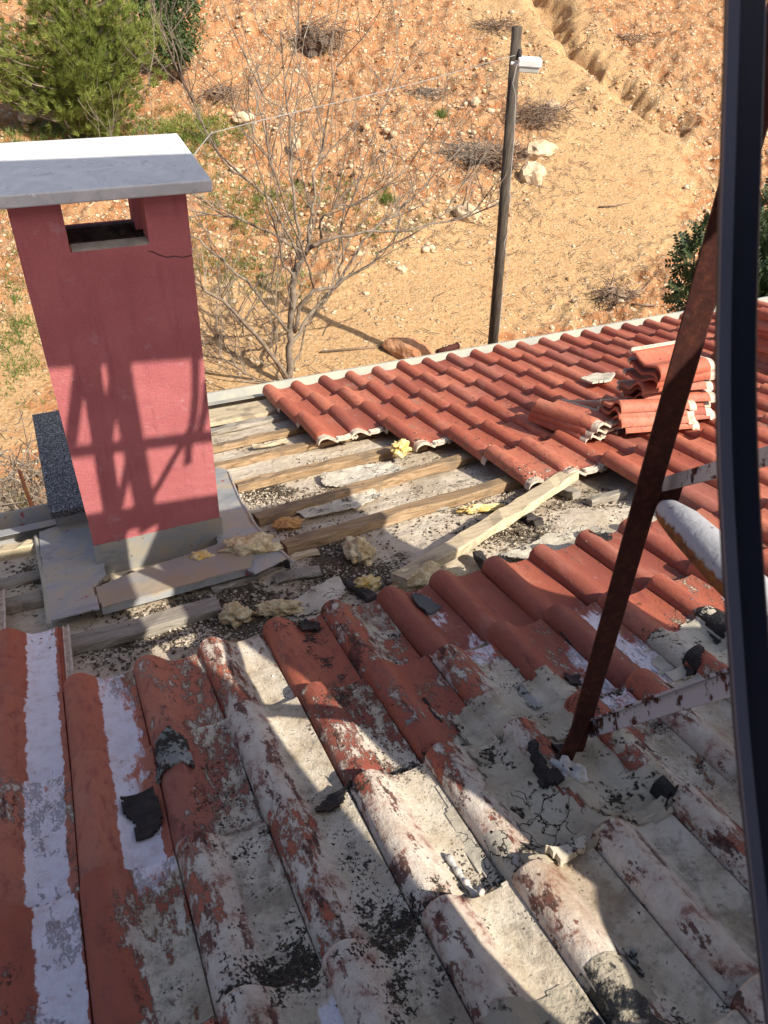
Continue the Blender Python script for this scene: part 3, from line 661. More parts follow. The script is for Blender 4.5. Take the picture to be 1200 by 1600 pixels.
# bare tree
def bare_tree():
    base = ground_at(455, 606); Y0 = base[1]; e = empty('bare_tree', base)
    q = lambda x, y, dy=0: aty(280 + x / 3.333, 240 + y / 3.333, Y0 + dy)
    S = [([(575, 1215), (572, 1050), (578, 940), (590, 800), (592, 700), (600, 650), (628, 570), (655, 525)], .06, .04, 0),
         ([(655, 525), (700, 480), (740, 460), (860, 430), (1000, 402), (1200, 400), (1500, 330), (1750, 220)], .033, .008, -.5),
         ([(600, 930), (625, 800), (700, 712), (790, 700), (880, 640), (980, 590), (1080, 490), (1200, 430), (1480, 260)], .035, .008, -.3),
         ([(580, 1000), (640, 900), (740, 770), (830, 680), (960, 450), (1080, 345), (1200, 250), (1500, -60)], .034, .007, .4),
         ([(575, 1190), (430, 980), (300, 840), (180, 740), (80, 670), (-60, 600)], .036, .012, -.6),
         ([(560, 920), (400, 720), (250, 580), (130, 480), (40, 400), (-80, 250)], .028, .008, .3),
         ([(655, 525), (480, 410), (300, 330), (100, 320), (-30, 330)], .022, .007, .2),
         ([(640, 540), (610, 350), (590, 150), (585, 0), (560, -250), (530, -640)], .028, .006, .3),
         ([(600, 650), (545, 590), (520, 450), (470, 300), (420, 100), (380, -200)], .022, .005, -.2),
         ([(655, 525), (690, 330), (700, 150), (740, 0), (800, -330), (870, -700)], .026, .006, .5),
         ([(740, 440), (735, 350), (800, 290), (920, 265), (1000, 230), (1200, 60)], .02, .006, -.3),
         ([(630, 560), (480, 250), (300, 90), (215, 20), (80, -250), (-90, -640)], .020, .006, .1),
         ([(590, 760), (640, 500), (700, 380), (640, 120), (600, -120), (650, -600)], .02, .005, .6),
         ([(700, 700), (660, 560), (560, 300), (470, 50), (440, -300)], .018, .005, -.5),
         ([(830, 680), (850, 560), (840, 400), (920, 200), (1000, -60), (1080, -300)], .018, .005, .2),
         ([(585, 1120), (640, 1000), (660, 900), (720, 800), (830, 690)], .02, .012, .2),
         ([(560, 1200), (500, 1050), (500, 900), (480, 700)], .014, .005, 0), ([(570, 1210), (400, 1180), (250, 1080), (130, 1030)], .014, .005, -.3),
         ([(580, 1210), (480, 1130), (370, 1020), (330, 900), (220, 760)], .014, .005, -.2)]
    mb = MB(); tw = MB(); curves = []
    for pts, r0, r1, dy in S:
        n = len(pts); P_ = np.array([q(x, y, dy * i / (n - 1) * 1.5) for i, (x, y) in enumerate(pts)])
        # resample with jitter
        Q = [P_[0]]
        for a, b in zip(P_[:-1], P_[1:]):
            for k in range(1, 4): Q.append(a + (b - a) * k / 3 + (np.array([random.gauss(0, .018) for _ in range(3)]) if k < 3 else 0))
        Q = np.array(Q); rad = np.linspace(r0, r1, len(Q)); mb.tube(Q, rad, 7); curves.append((Q, rad))
    def whip(p, d, ln, r, depth):
        n = 6; Q = [p]; d = d / np.linalg.norm(d)
        for k in range(n):
            d = d + np.array([random.gauss(0, .13), random.gauss(0, .13), random.gauss(.07, .08)]); d /= np.linalg.norm(d); Q.append(Q[-1] + d * ln / n)
        tw.tube(Q, np.linspace(r, .0022, n + 1), 4, cap=False)
        if depth > 0:
            for k in range(random.randint(1, 3)):
                i = random.randint(1, n - 1); dd = d + np.array([random.gauss(0, .6), random.gauss(0, .6), random.gauss(.2, .4)]); whip(Q[i], dd, ln * random.uniform(.35, .6), r * .6, depth - 1)
    for Q, rad in curves:
        for k in range(7):
            i = random.randint(len(Q) // 3, len(Q) - 1); t = Q[i] - Q[max(0, i - 2)]; t /= np.linalg.norm(t) + 1e-6
            d = t * .8 + np.array([random.gauss(0, .5), random.gauss(0, .5), random.uniform(0, .9)]); whip(Q[i], d, random.uniform(.6, 1.8), .010, 2)
    build('trunk', mb, M_bark, e, True); build('twigs', tw, M_twig, e)
    tag(e, 'leafless tree with many thin grey stems beyond the gutter, right of the chimney', 'bare tree')
bare_tree()
# dry bush at lower left with rusty stick
def dry_bush():
    c = ray(30, 745) * 8.2; base = np.array([c[0], c[1], float(gz(c[0], c[1]))]); e = empty('dry_bush', base); mb = MB(); gm = MB()
    top = c[2] + .15
    for i in range(700):
        a = random.uniform(-1, 1); q = np.array([c[0] + random.gauss(0, .45), c[1] + random.gauss(0, .35), top - random.random() ** 1.5 * 1.0])
        d = np.array([random.gauss(0, .7), random.gauss(0, .6), random.gauss(-.7, .6)]); d /= np.linalg.norm(d); l_ = random.uniform(.2, .55)
        mb.tube([q, q + d * l_ * .5 + np.array([random.gauss(0, .04) for _ in range(3)]), q + d * l_], [.006, .005, .002], 3, cap=False)
    for i in range(25):
        q = np.array([c[0] + random.gauss(0, .4), c[1] + random.gauss(0, .3), base[2]]); mb.tube([q, q + [random.gauss(0, .2), random.gauss(0, .2), (top - base[2]) * .6], q + [random.gauss(0, .4), random.gauss(0, .3), (top - base[2])]], [.02, .014, .006], 5)
    build('twigs', mb, M_brush if False else M_bark, e)
    for i in range(1500):
        q = np.array([c[0] + random.gauss(0, .5), c[1] + random.gauss(-.25, .3), top - .7 - random.random() * .8]); d = np.array([random.gauss(0, .5), random.gauss(0, .5), 1]); s_ = np.array([random.gauss(0, 1), random.gauss(0, 1), 0]); s_ /= np.linalg.norm(s_)
        gm.add([q - s_ * .008, q + s_ * .008, q + d * .16], [(0, 1, 2)])
    o = build('leaves', gm, M_grass, e); setrnd(o, 30)
    tag(e, 'dry twiggy bush over green weeds, left of the granite slab', 'bush')
    mb = MB(); mb.tube([atz(30, 735, 5.6), atz(42, 770, 5.4), atz(55, 806, 5.2), atz(60, 860, 5.1)], [.012, .014, .016, .016], 8)
    tag(build('rusty_rod', mb, simple('orange_rust', (.33, .10, .03), (.42, .15, .05), 9), smooth=True), 'orange rusty rod standing in the dry bush beside the gutter', 'rod')
dry_bush()

# ------------------------------------------------------------------ pole with lamp
pbase = ground_at(766, 612); ptop = ray(808, 42); ptop = ptop * (np.hypot(*pbase[:2]) / np.hypot(*ptop[:2]))
pole = empty('utility_pole', pbase); mb = MB(); mb.tube([pbase - [0, 0, .3], pbase + (ptop - pbase) * .5, ptop], [.084, .076, .066], 14); build('pole_shaft', mb, M_pole, pole, True)
zc = float(ptop @ RM[:, 2]); fx = atz(826, 101, zc - .05); lamp = empty('street_lamp', fx, pole) if False else None
mb = MB(); rr = RM[:, 0] * 1.0; hd = np.array([rr[0], rr[1], 0]); hd /= np.linalg.norm(hd); dp = np.cross([0, 0, 1], hd)
mb.box(fx + [0, 0, .03], [hd, dp, [0, 0, 1]], (.145, .10, .045)); lh = bevel(build('lamp_housing', mb, M_white, pole), .015)
mb = MB(); mb.box(fx - np.array([0, 0, .045]), [hd, dp, [0, 0, 1]], (.125, .085, .03)); bevel(build('lamp_glass', mb, M_glass, lh), .01)
mb = MB(); mb.tube([fx - hd * .14, fx - hd * .22], .02, 8); build('lamp_arm', mb, M_white, lh)
ins = atz(811, 86, zc - .1); mb = MB(); mb.tube([ins - [0, 0, .05], ins + [0, 0, .06]], [.04, .025], 10); build('insulator', mb, M_black, pole, True)
mb = MB(); pts = [atz(*p) for p in [(808, 100, zc - .14), (801, 130, zc - .13), (806, 150, zc - .13), (803, 220, zc - .12), (796, 300, zc - .12), (800, 340, zc - .12), (788, 380, zc - .12), (795, 420, zc - .12), (784, 470, zc - .12), (780, 520, zc - .12)]]; mb.tube(pts, .004, 5); build('cable_drop', mb, M_wire, pole)
tag(pole, 'dark wooden pole with a small white lamp on top, beyond the eaves', 'utility pole')
mb = MB(); mb.tube([atz(*p) for p in [(806, 86, zc - .1), (745, 103, zc), (687, 120, zc - .1), (600, 143, zc - .5), (540, 157, zc - 1), (400, 190, zc - 2), (330, 208, zc - 2.6)]] + [np.array([.25, 2.88, -1.25])], .0045, 5)
tag(build('overhead_cable', mb, M_wire, smooth=True), 'thin pale overhead cable running left from the pole top', 'cable')
mb = MB(); a = ground_at(690, 556) + [0, 0, .1]; b = ground_at(712, 550) + [0, 0, .12]; mb.tube([a + (a - b) * .3, b], .055, 12, cap=True); mb.tube([b, b + (b - a) * .12], .062, 12)
tag(build('drain_pipe', mb, M_rust, smooth=True), 'stub of dark red pipe on the ground next to the earth clod', 'pipe')

# ------------------------------------------------------------------ tiles
W = .21; TL = .43; GAUGE = .40
prof = []
for k in range(17):
    p_ = k / 16; prof.append((-.010 + .116 * p_, .002 + .037 * (math.sin(math.pi * p_ ** .78) ** (.62 if p_ < .41 else 1.25))))
prof += [(.114, -.001), (.135, -.003), (.155, -.003), (.175, -.001), (.188, .002), (.194, .004), (.1965, .004), (.198, -.006), (.207, -.007), (.210, .0), (.214, .0), (.217, -.007), (.224, -.007), (.227, .0), (.234, .0)]
prof = np.array(prof); NPF = len(prof)
ys = np.array([0, .010, .014, .022, .026, .033, .037, .05, .09, .14, .19, .24, .29, .34, .38, .41, .424, .43]); NY = len(ys)
def tile_geo(rough=1.0):
    X, Yg = np.meshgrid(prof[:, 0], ys, indexing='ij'); Z = np.repeat(prof[:, 1][:, None], NY, 1)
    isr = prof[:, 0] < .107
    ridge = ((Yg > .012) & (Yg < .024)) | ((Yg > .034) & (Yg < .06)) * (Yg < .045)
    Z = Z + np.where(ridge & ~isr[:, None] & (X < .20), .006, 0) - np.where((Yg < .05) & isr[:, None], .010, 0)
    Z = Z + .032 * Yg / TL + np.where(Yg > .428, -.006, 0)
    Z = Z + np.where(isr[:, None], prof[:, 1][:, None] * (.34 * Yg / TL - .12), 0)
    top = np.stack([X, Yg, Z], -1); bot = top.copy(); bot[..., 2] -= .012
    bot[isr, :, 2] -= 0
    idx = np.arange(NPF * NY).reshape(NPF, NY); F = []
    n = NPF * NY
    a = np.stack([idx[:-1, :-1], idx[1:, :-1], idx[1:, 1:], idx[:-1, 1:]], -1).reshape(-1, 4)
    F = [a, a[:, ::-1] + n]
    def strip(e): return np.stack([e[:-1], e[1:], e[1:] + n, e[:-1] + n], -1)
    F += [strip(idx[:, 0])[:, ::-1], strip(idx[:, -1]), strip(idx[0, :]), strip(idx[-1, :])[:, ::-1]]
    return np.concatenate([top.reshape(-1, 3), bot.reshape(-1, 3)]), np.concatenate(F)
TG, TF = tile_geo()
# weather control points: px, py -> white primer, cream coat, dirt
CP = np.array([(30, 1100, 1, 0, 0), (60, 1400, 1, 0, 0), (170, 1150, 1, 0, 0), (190, 1300, .9, 0, 0), (235, 1330, .8, .1, 0), (300, 1500, .1, .75, .45), (150, 1550, .9, 0, 0), (240, 1480, .2, .45, .2),
    (265, 1110, .1, .15, .05), (310, 1200, .0, .2, .35), (350, 1250, .0, .35, .35), (360, 1080, .0, .3, .1), (400, 1060, .1, .6, .15), (440, 1130, 0, .75, .15), (330, 1400, 0, .30, .15), (400, 1400, 0, .65, .35), (450, 1530, 0, .7, .5), (400, 1250, 0, .35, .1), (430, 1330, 0, .35, .15), (470, 1230, 0, .6, .1), (500, 1400, 0, .5, .25), (480, 1010, 0, .3, .5), (520, 1100, 0, .55, .55), (560, 1180, 0, .6, .5), (560, 1350, 0, .7, .5), (600, 1470, 0, .75, .55),
    (500, 1200, 0, .35, .2), (590, 1010, .2, .4, .2), (550, 1010, .1, .2, .25), (610, 1100, 0, .6, .35), (640, 1020, .35, .2, .1), (670, 960, .6, .1, .05), (690, 1050, .2, .5, .2), (760, 1000, .6, .1, .05), (700, 930, .2, 0, 0), (800, 930, .1, 0, .05), (800, 1060, .2, .6, .3), (850, 1000, .3, .15, .15), (900, 930, .35, .05, .1), (930, 1000, 1, .1, .25), (1000, 950, .15, .05, .15), (1000, 1040, .8, .15, .3), (1060, 930, .1, .25, .2), (1090, 980, 0, .6, .3),
    (950, 1100, .6, .4, .35), (1050, 1150, .3, .75, .2), (1150, 1100, .3, .8, .2), (1100, 1260, 0, .7, .2), (1150, 1400, 0, .75, .15), (620, 1300, 0, .85, .15), (700, 1300, 0, .9, .3), (760, 1480, 0, .9, .15), (850, 1450, 0, .8, .2), (950, 1450, 0, .9, .1), (1050, 1450, 0, .9, .1), (900, 1580, 0, .8, .3), (680, 1560, 0, .8, .35), (550, 1580, .8, .3, .15), (620, 1560, 0, .5, .6), (780, 1150, 0, .85, .3), (1190, 1300, 0, .55, .2), (1180, 1550, 0, .7, .2),
    (1100, 850, .1, .05, .1), (1180, 950, .8, .2, .2), (1000, 880, .05, 0, .05),
    (450, 650, .05, .05, .05), (600, 640, .3, .1, .1), (700, 640, .05, .05, .22), (800, 700, .0, .05, .25), (700, 580, .02, .02, .08), (900, 560, 0, 0, .05), (800, 640, 0, .02, .28), (1050, 600, 0, 0, .1), (1000, 750, 0, 0, .12), (1100, 750, 0, 0, .1), (545, 660, .35, .1, .05), (740, 560, 0, .05, .12)], float)
def weather(P):
    px, py = proj(P); px = np.clip(px, -60, 1260); py = np.clip(py, 400, 1700)
    d = np.hypot(px[:, None] - CP[None, :, 0], (py[:, None] - CP[None, :, 1])) ** 2.6 + 60; w_ = 1 / d
    return (w_ @ CP[:, 2:]) / w_.sum(1)[:, None]
Rroof = np.array([[1, 0, 0], [0, math.cos(A), -math.sin(A)], NR])     # rows: local axes in world
def finish_tile(me, nv, seedv, wea=None, uvx=None):
    uvl = me.uv_layers.new(name='UVMap'); li = np.empty(len(me.loops), np.int32); me.loops.foreach_get('vertex_index', li)
    uvl.data.foreach_set('uv', uvx[li].astype(np.float32).ravel())
    a = me.attributes.new('wea', 'FLOAT_COLOR', 'POINT'); a.data.foreach_set('color', np.concatenate([wea, np.ones((nv, 1))], 1).astype(np.float32).ravel())
    b = me.attributes.new('rnd', 'FLOAT', 'POINT'); b.data.foreach_set('value', seedv.astype(np.float32))
UVT = np.stack([TG[:, 0] / W, TG[:, 1] / TL], -1)
# where tiles lie: (column, nose s)
cells = []
gridA = [2.20 + GAUGE * k for k in range(-7, 1)]; gridB = [5.26 - GAUGE * k for k in range(0, 17)]
for i in range(-12, 11):
    top = 2.20 if i >= -1 else (2.60 if i == -2 else 3.0)
    for k in range(-8, 3):
        s_ = 2.20 + GAUGE * k
        if s_ <= top + .01: cells.append((i, s_))
for i in range(6, 32):
    low = {6: 4.46, 7: 4.46, 8: 4.06, 9: 3.26, 10: 3.26}.get(i, -1.2)
    for s_ in gridB:
        if s_ >= low - .01: cells.append((i, s_))
cellset = {}
for i, s_ in cells: cellset.setdefault(i, []).append(s_)
def surf(x, s):                                    # height of tile surface or of the deck
    i = int(math.floor((x + .010) / W)); best = -.068
    for sn in cellset.get(i, ()):
        y = s - (sn - TL)
        if 0 <= y <= TL:
            z = float(np.interp(x - i * W, prof[:, 0], prof[:, 1])) + .032 * y / TL; best = max(best, z)
    return best
house = empty('house', (2.5, 2.0, -7.0))
tag(house, 'house roof of red and cream coated tiles, partly stripped to its battens, with pink chimney', 'house')
rank = []
for c in cells:
    P = P3(c[0] * W + .1, c[1] - .2, .02); dpt = P @ RM[:, 2]
    if dpt < .4: rank.append((0, c)); continue
    px, py = proj(P); vis = -60 < px < 1230 and 380 < py < 1660
    rank.append(((1 / dpt ** 2 if vis else 0) * (1 if vis else 0), c))
rank.sort(key=lambda q: -q[0])
def tile_verts(c, jit=True):
    r = random.Random(hash((c[0], round(c[1] * 10))))
    v = TG.copy(); 
    if jit:
        a = r.gauss(0, .013); ca, sa = math.cos(a), math.sin(a); x0, y0 = .1, .2
        x = (v[:, 0] - x0) * ca - (v[:, 1] - y0) * sa + x0; y = (v[:, 0] - x0) * sa + (v[:, 1] - y0) * ca + y0
        v[:, 0] = x; v[:, 1] = y + r.gauss(0, .007); v[:, 2] += abs(r.gauss(0, .003)) + (x - .1) * r.gauss(0, .02)
    return v, r.random()
bigv, bigf, bigu, bigw, bigr = [], [], [], [], []; nt_ = 0
for rk, c in rank:
    v, rv = tile_verts(c); org = P3(c[0] * W, c[1] - TL, 0); wv = v @ Rroof + org
    we = weather(wv); rt = random.Random(int(c[0] * 131 + round(c[1] * 100) * 7)); near = c[1] < 2.3
    we = we + np.array([rt.gauss(0, .05), rt.gauss(0, .15 if near else .03) + (.06 if near else 0), rt.gauss(0, .10)]) * sm(.06, .22, we[:, 1:2])
    tt = TG[:, 1] / TL; we[:, 2] += .22 * np.exp(-((tt - .13) / .07) ** 2) * (.3 + we[:, 1]) + .10 * np.exp(-((tt - .98) / .05) ** 2)
    if nt_ < 100 and rk > 0:
        me = bpy.data.meshes.new('roof_tile'); me.from_pydata((wv - org).tolist(), [], TF.tolist()); me.update()
        me.polygons.foreach_set('use_smooth', [True] * len(me.polygons)); finish_tile(me, len(v), np.full(len(v), rv), we, UVT)
        me.set_sharp_from_angle(angle=math.radians(40)); link('roof_tile', me, M_tile, house, org)
    else:
        bigf.append(TF + len(bigv) * len(TG)); bigv.append(wv); bigu.append(UVT); bigw.append(we); bigr.append(np.full(len(v), rv))
    nt_ += 1
o = bulk('roof_tiles', np.concatenate(bigv), np.concatenate(bigf), M_tile, house, True); finish_tile(o.data, len(np.concatenate(bigv)), np.concatenate(bigr), np.concatenate(bigw), np.concatenate(bigu)); o.data.set_sharp_from_angle(angle=math.radians(40)); o['kind'] = 'stuff'

# ------------------------------------------------------------------ deck, battens, gutter, walls
def sheet(name, x0, x1, s0, s1, base, amp, step, mat, dirt=None, parent=house, seed=0, thick=0):
    nx = max(2, int((x1 - x0) / step)); ns = max(2, int((s1 - s0) / step)); X, S_ = np.meshgrid(np.linspace(x0, x1, nx), np.linspace(s0, s1, ns), indexing='ij')
    Hh = base + amp * (fbm(X * 3 + seed, S_ * 5, 4, 3 + seed) - .5) * 2 + amp * .8 * (fbm(X * 1.3 + seed, S_ * 12, 3, 31) - .5)
    P_ = np.stack([X, S_ * math.cos(A) + (Hh - H) * math.sin(A), -S_ * math.sin(A) + (Hh - H) * math.cos(A)], -1).reshape(-1, 3)
    idx = np.arange(nx * ns).reshape(nx, ns); F = np.stack([idx[:-1, :-1], idx[1:, :-1], idx[1:, 1:], idx[:-1, 1:]], -1).reshape(-1, 4)
    o = bulk(name, P_, F, mat, parent, True)
    px, py = proj(P_); D_ = np.zeros(len(P_))
    for cx, cy, sx, sy, k in (dirt or []): D_ += k * np.exp(-(((px - cx) / sx) ** 2 + ((py - cy) / sy) ** 2))
    a = o.data.attributes.new('wea', 'FLOAT_COLOR', 'POINT'); a.data.foreach_set('color', np.stack([D_ * 0, D_ * 0, np.clip(D_ + .12, 0, 1), D_ * 0 + 1], -1).astype(np.float32).ravel())
    return o
dirt = [(420, 770, 70, 18, .6), (640, 870, 40, 30, .2), (520, 880, 50, 40, .75), (340, 960, 130, 25, .75), (400, 1000, 90, 25, .7), (600, 900, 50, 30, .5), (760, 760, 90, 12, .45), (800, 830, 90, 25, .5), (200, 1000, 60, 15, .4), (60, 900, 60, 20, .55), (170, 1030, 60, 30, .35), (700, 700, 60, 12, .3), (560, 720, 60, 10, .3), (940, 770, 60, 20, .4), (380, 690, 60, 6, .5), (470, 830, 30, 10, .3), (300, 900, 200, 16, .4), (380, 925, 60, 15, .5)]
sheet('roof_sheet', -.8, .499, 2.0, 3.70, -.070, .012, .010, M_deck, dirt)
sheet('roof_sheet', .499, 2.6, 2.0, 5.15, -.070, .012, .010, M_deck, dirt)
# structural slab underneath (closes the roof), cut back at the left where the eaves step in
def slab(x0, x1, s0, s1, h0, h1, name='roof_slab', mat=M_wall):
    mb = MB(); V_ = [P3(x, s, h) for x in (x0, x1) for s in (s0, s1) for h in (h0, h1)]
    mb.add(V_, [(0, 1, 3, 2), (4, 6, 7, 5), (0, 4, 5, 1), (2, 3, 7, 6), (0, 2, 6, 4), (1, 5, 7, 3)]); return build(name, mb, mat, house)
slab(-2.6, .50, -2.2, 3.86, -.20, -.090); slab(.502, 6.9, -2.2, 5.30, -.20, -.090)
mb = MB()
z1 = P3(0, 5.0, -.2)[2]; y1 = P3(0, 5.0)[1] - .1; yb = P3(0, -2.0)[1]; yl = P3(0, 3.6)[1]
mb.abox((.6, y1 - .2, -7.2), (6.8, y1, z1 - .02)); mb.abox((-2.5, yl - .2, -7.2), (.6, yl, P3(0, 3.7, -.22)[2])); mb.abox((-2.5, yb, -7.2), (-2.3, yl - .2, P3(0, 3.7, -.22)[2])); mb.abox((6.6, yb, -7.2), (6.8, y1 - .2, z1 - .02)); mb.abox((-2.3, yb, -7.2), (6.6, yb + .2, P3(0, 3.7, -.22)[2])); mb.abox((.6, yl - .2, -7.2), (.8, y1 - .2, z1 - .02))
build('wall', mb, M_wall, house)
def board(x0, s0, x1, s1, wd, th, base=-.066, mat=M_wood, name='batten', parent=house, seg=14, tw=0.0):
    mb = MB(); n = seg; rr = random.Random(int(x0 * 97 + s0 * 131)); L_ = math.hypot(x1 - x0, s1 - s0); dx, ds = (x1 - x0) / L_, (s1 - s0) / L_
    V_ = []; 
    for k in range(n + 1):
        t = k / n; j = [rr.gauss(0, .0035) for _ in range(6)]; cx, cs = x0 + (x1 - x0) * t, s0 + (s1 - s0) * t + .008 * math.sin(t * 5 + x0 * 9); j[1] += .006 * math.sin(t * 17 + s0 * 5); e = (.004 if k in (0, n) else 0)
        for (a, h) in ((-wd / 2 + j[0], base), (-wd / 2 + j[1], base + th - .005), (-wd / 2 + .005 + j[1], base + th + j[2]), (wd / 2 - .005, base + th + j[3]), (wd / 2 + j[4], base + th - .005), (wd / 2, base)):
            V_.append(P3(cx - ds * a, cs + dx * a, h + tw * t))
    F_ = [(i * 6 + j, i * 6 + (j + 1) % 6, (i + 1) * 6 + (j + 1) % 6, (i + 1) * 6 + j) for i in range(n) for j in range(6)] + [tuple(range(6))[::-1], tuple(n * 6 + j for j in range(6))]
    mb.add(V_, F_)
    if parent is not None and th > .028:
        for t in (.12, .38, .63, .87):
            c_ = P3(x0 + (x1 - x0) * t, s0 + (s1 - s0) * t, base + th + .001); mb.tube([c_, c_ + NR * .004], .0035, 6)
    return build(name, mb, mat, parent)
for x0, s0, x1, s1, wd, th, mt in [(.50, 5.02, 1.60, 5.05, .10, .045, M_plank), (.50, 4.80, 1.45, 4.86, .09, .03, M_woodgrey), (.52, 4.46, 1.30, 4.50, .085, .035, M_wood), (.60, 4.13, 1.60, 4.20, .085, .032, M_wood), (.69, 3.76, 1.80, 3.79, .10, .040, M_wood), (.67, 3.29, 2.2, 3.49, .085, .045, M_wood), (.70, 2.93, 2.36, 3.06, .10, .042, M_wood),
        (-.55, 2.60, .34, 2.60, .12, .035, M_woodgrey), (.34, 2.76, .66, 2.80, .07, .02, M_woodgrey), (-.7, 3.04, -.22, 3.03, .09, .035, M_woodgrey), (-.7, 3.56, -.26, 3.56, .08, .05, M_plank), (-.7, 2.97 + .27, -.2, 3.28, .09, .02, M_woodgrey)]:
    board(x0, s0, x1, s1, wd * .84, th, mat=mt)
# rotten batten stubs and small wood bits: things
for (a, b, wd, th, bs, mt, nm, lab) in [
    ((455, 876), (496, 863), .035, .02, -.06, M_plank, 'wood_offcut', 'short pale wood offcut at the end of a batten, by the flashing strip'),
    ((868, 765), (900, 778), .05, .035, -.06, M_woodgrey, 'wood_block', 'small rotten batten block right of the loose plank end'),
    ((920, 790), (972, 775), .05, .03, -.066, M_woodgrey, 'wood_block', 'weathered wood block near the rusty post'),
    ((745, 870), (772, 905), .035, .03, -.05, M_dark, 'charred_strip', 'charred wood strip standing out above the red tile noses'),
    ((548, 912), (585, 940), .05, .02, -.06, M_dark, 'charred_strip', 'blackened wood strip below the yellow foam lump'),
    ((420, 890), (452, 884), .04, .035, -.06, M_dark, 'charred_block', 'dark rotten wood block under the bent metal strip')]:
    (xa, sa), (xb, sb2) = xs(*a, bs), xs(*b, bs); o = board(xa, sa, xb, sb2, wd, th, bs, mt, nm, None, 4); tag(o, lab, 'wood piece')
(xa, sa), (xb, sb2) = xs(623, 903, .0), xs(893, 742, .0)
o = board(xa, sa, xb, sb2, .085, .035, -.028, M_plank, 'loose_plank', None, 18, .012); tag(o, 'loose pale wooden plank lying slantwise across the stripped battens', 'plank')

for (a, b, wd, th, bs, mt, nm, lab) in [
    ((508, 722), (560, 712), .03, .010, -.058, M_plank, 'wood_splinter', 'split pale wood splinter between two battens below the far tiles'),
    ((430, 905), (500, 893), .07, .014, -.058, M_woodgrey, 'wood_offcut', 'flat grey board end in the dirt left of the tall foam chunk'),
    ((812, 808), (845, 822), .05, .03, -.066, M_dark, 'wood_block', 'dark burnt block lying below the middle of the loose plank'),
    ((330, 1010), (372, 1003), .03, .010, -.06, M_wood, 'wood_splinter', 'small brown splinter just above the left tile noses'),
    ((640, 806), (700, 793), .02, .008, -.06, M_woodgrey, 'wood_splinter', 'thin grey splinter lying left of the loose plank'),
    ((395, 700), (450, 690), .05, .012, -.055, M_plank, 'wood_offcut', 'broken pale board end near the first stripped tiles')]:
    (xa, sa), (xb, sb2) = xs(*a, bs), xs(*b, bs); o = board(xa, sa, xb, sb2, wd, th, bs, mt, nm, None, 5); tag(o, lab, 'wood piece')
# gutter
def gutter(x0, x1, s0, name='gutter'):
    n = 12; prof_ = [(-.10, .004), (-.02, .0), (.0, -.085), (.09, -.095), (.10, .035), (.115, .037), (.117, .022), (.1185, .022), (.1185, .040), (.098, .039), (.087, -.091), (.003, -.081), (-.017, .004), (-.10, .007)]
    mb = MB(); pr = prof_; V_ = []
    for k in range(n + 1):
        x = x0 + (x1 - x0) * k / n
        for a, h in pr: V_.append(P3(x, s0 + a, -.02 + h + .01 * a))
    m_ = len(pr); F_ = [(i * m_ + j, i * m_ + (j + 1) % m_, (i + 1) * m_ + (j + 1) % m_, (i + 1) * m_ + j) for i in range(n) for j in range(m_)] + [tuple(range(m_)), tuple(n * m_ + j for j in range(m_))[::-1]]
    mb.add(V_, F_); return mb
g = build('gutter', gutter(.50, 6.9, 5.43), M_gutter, house); 
mb = MB()
for x in (1.42, 2.55, 3.7, 4.8): mb.add([P3(x + a, 5.43 + b, h) for a in (0, .012) for b, h in ((.098, .024), (.121, .026), (.121, .002))], [(0, 1, 4, 3), (1, 2, 5, 4), (0, 2, 1), (3, 4, 5), (0, 3, 5, 2)])
build('gutter_joint', mb, M_marble, g)
g2 = build('gutter', gutter(-2.6, -.16, 3.80), M_metal, house)
mb = MB(); V_ = [P3(x, s, h) for x in (.50, 1.30) for s in (4.93, 5.25) for h in (-.05, -.022)]; mb.add(V_, [(0, 1, 3, 2), (4, 6, 7, 5), (0, 4, 5, 1), (2, 3, 7, 6), (0, 2, 6, 4), (1, 5, 7, 3)]); build('gutter_apron', mb, M_plank, house)
mb = MB(); V_ = [P3(x, s, h) for x in (-2.6, -.2) for s in (3.925, 3.94) for h in (-.06, -.005)]; mb.add(V_, [(0, 1, 3, 2), (4, 6, 7, 5), (0, 4, 5, 1), (2, 3, 7, 6), (0, 2, 6, 4), (1, 5, 7, 3)]); build('gutter_edge', mb, M_stucco, g2)

# ------------------------------------------------------------------ chimney
x0, x1, y0, y1c = -.046, .475, 2.48, 2.86; zt = -.88; zo = -1.045; zb = -2.75
ch = empty('chimney', (.22, 2.66, -2.6), house)
mb = MB(); t = .055
out = np.array([(x0, y0), (x1, y0), (x1, y1c), (x0, y1c)]); inn = np.array([(x0 + t, y0 + t), (x1 - t, y0 + t), (x1 - t, y1c - t), (x0 + t, y1c - t)])
zs = [zo, zo, zo - .075, zo - .075]
V_ = [(*p, zb) for p in out] + [(*p, q) for p, q in zip(out, [zo, zo, zo, zo])] + [(*p, zo) for p in inn] + [(*p, zo - .35) for p in inn]
for k_ in (6, 7, 10, 11): V_[k_] = (V_[k_][0], V_[k_][1], zo - .06)
F_ = []
for k in range(4):
    j = (k + 1) % 4; F_ += [(k, j, 4 + j, 4 + k), (4 + k, 4 + j, 8 + j, 8 + k), (8 + k, 8 + j, 12 + j, 12 + k)]
F_ += [(12, 13, 14, 15), (3, 2, 1, 0)]
mb.add(V_, F_)
for (xa, xb) in ((x0, .102), (.342, x1)):
    for (ya, yb_) in ((y0, y0 + .10), (y1c - .10, y1c)): mb.abox((xa, ya, zo - (.06 if ya > y0 + .05 else 0)), (xb, yb_, zt))
body = build('chimney_body', mb, M_stucco, ch)
mb = MB(); mb.box(((.102 + .342) / 2 + .003, y0 + .026, zo + .003), np.eye(3), (.118, .024, .004)); build('cement_sill', mb, M_cement, ch)
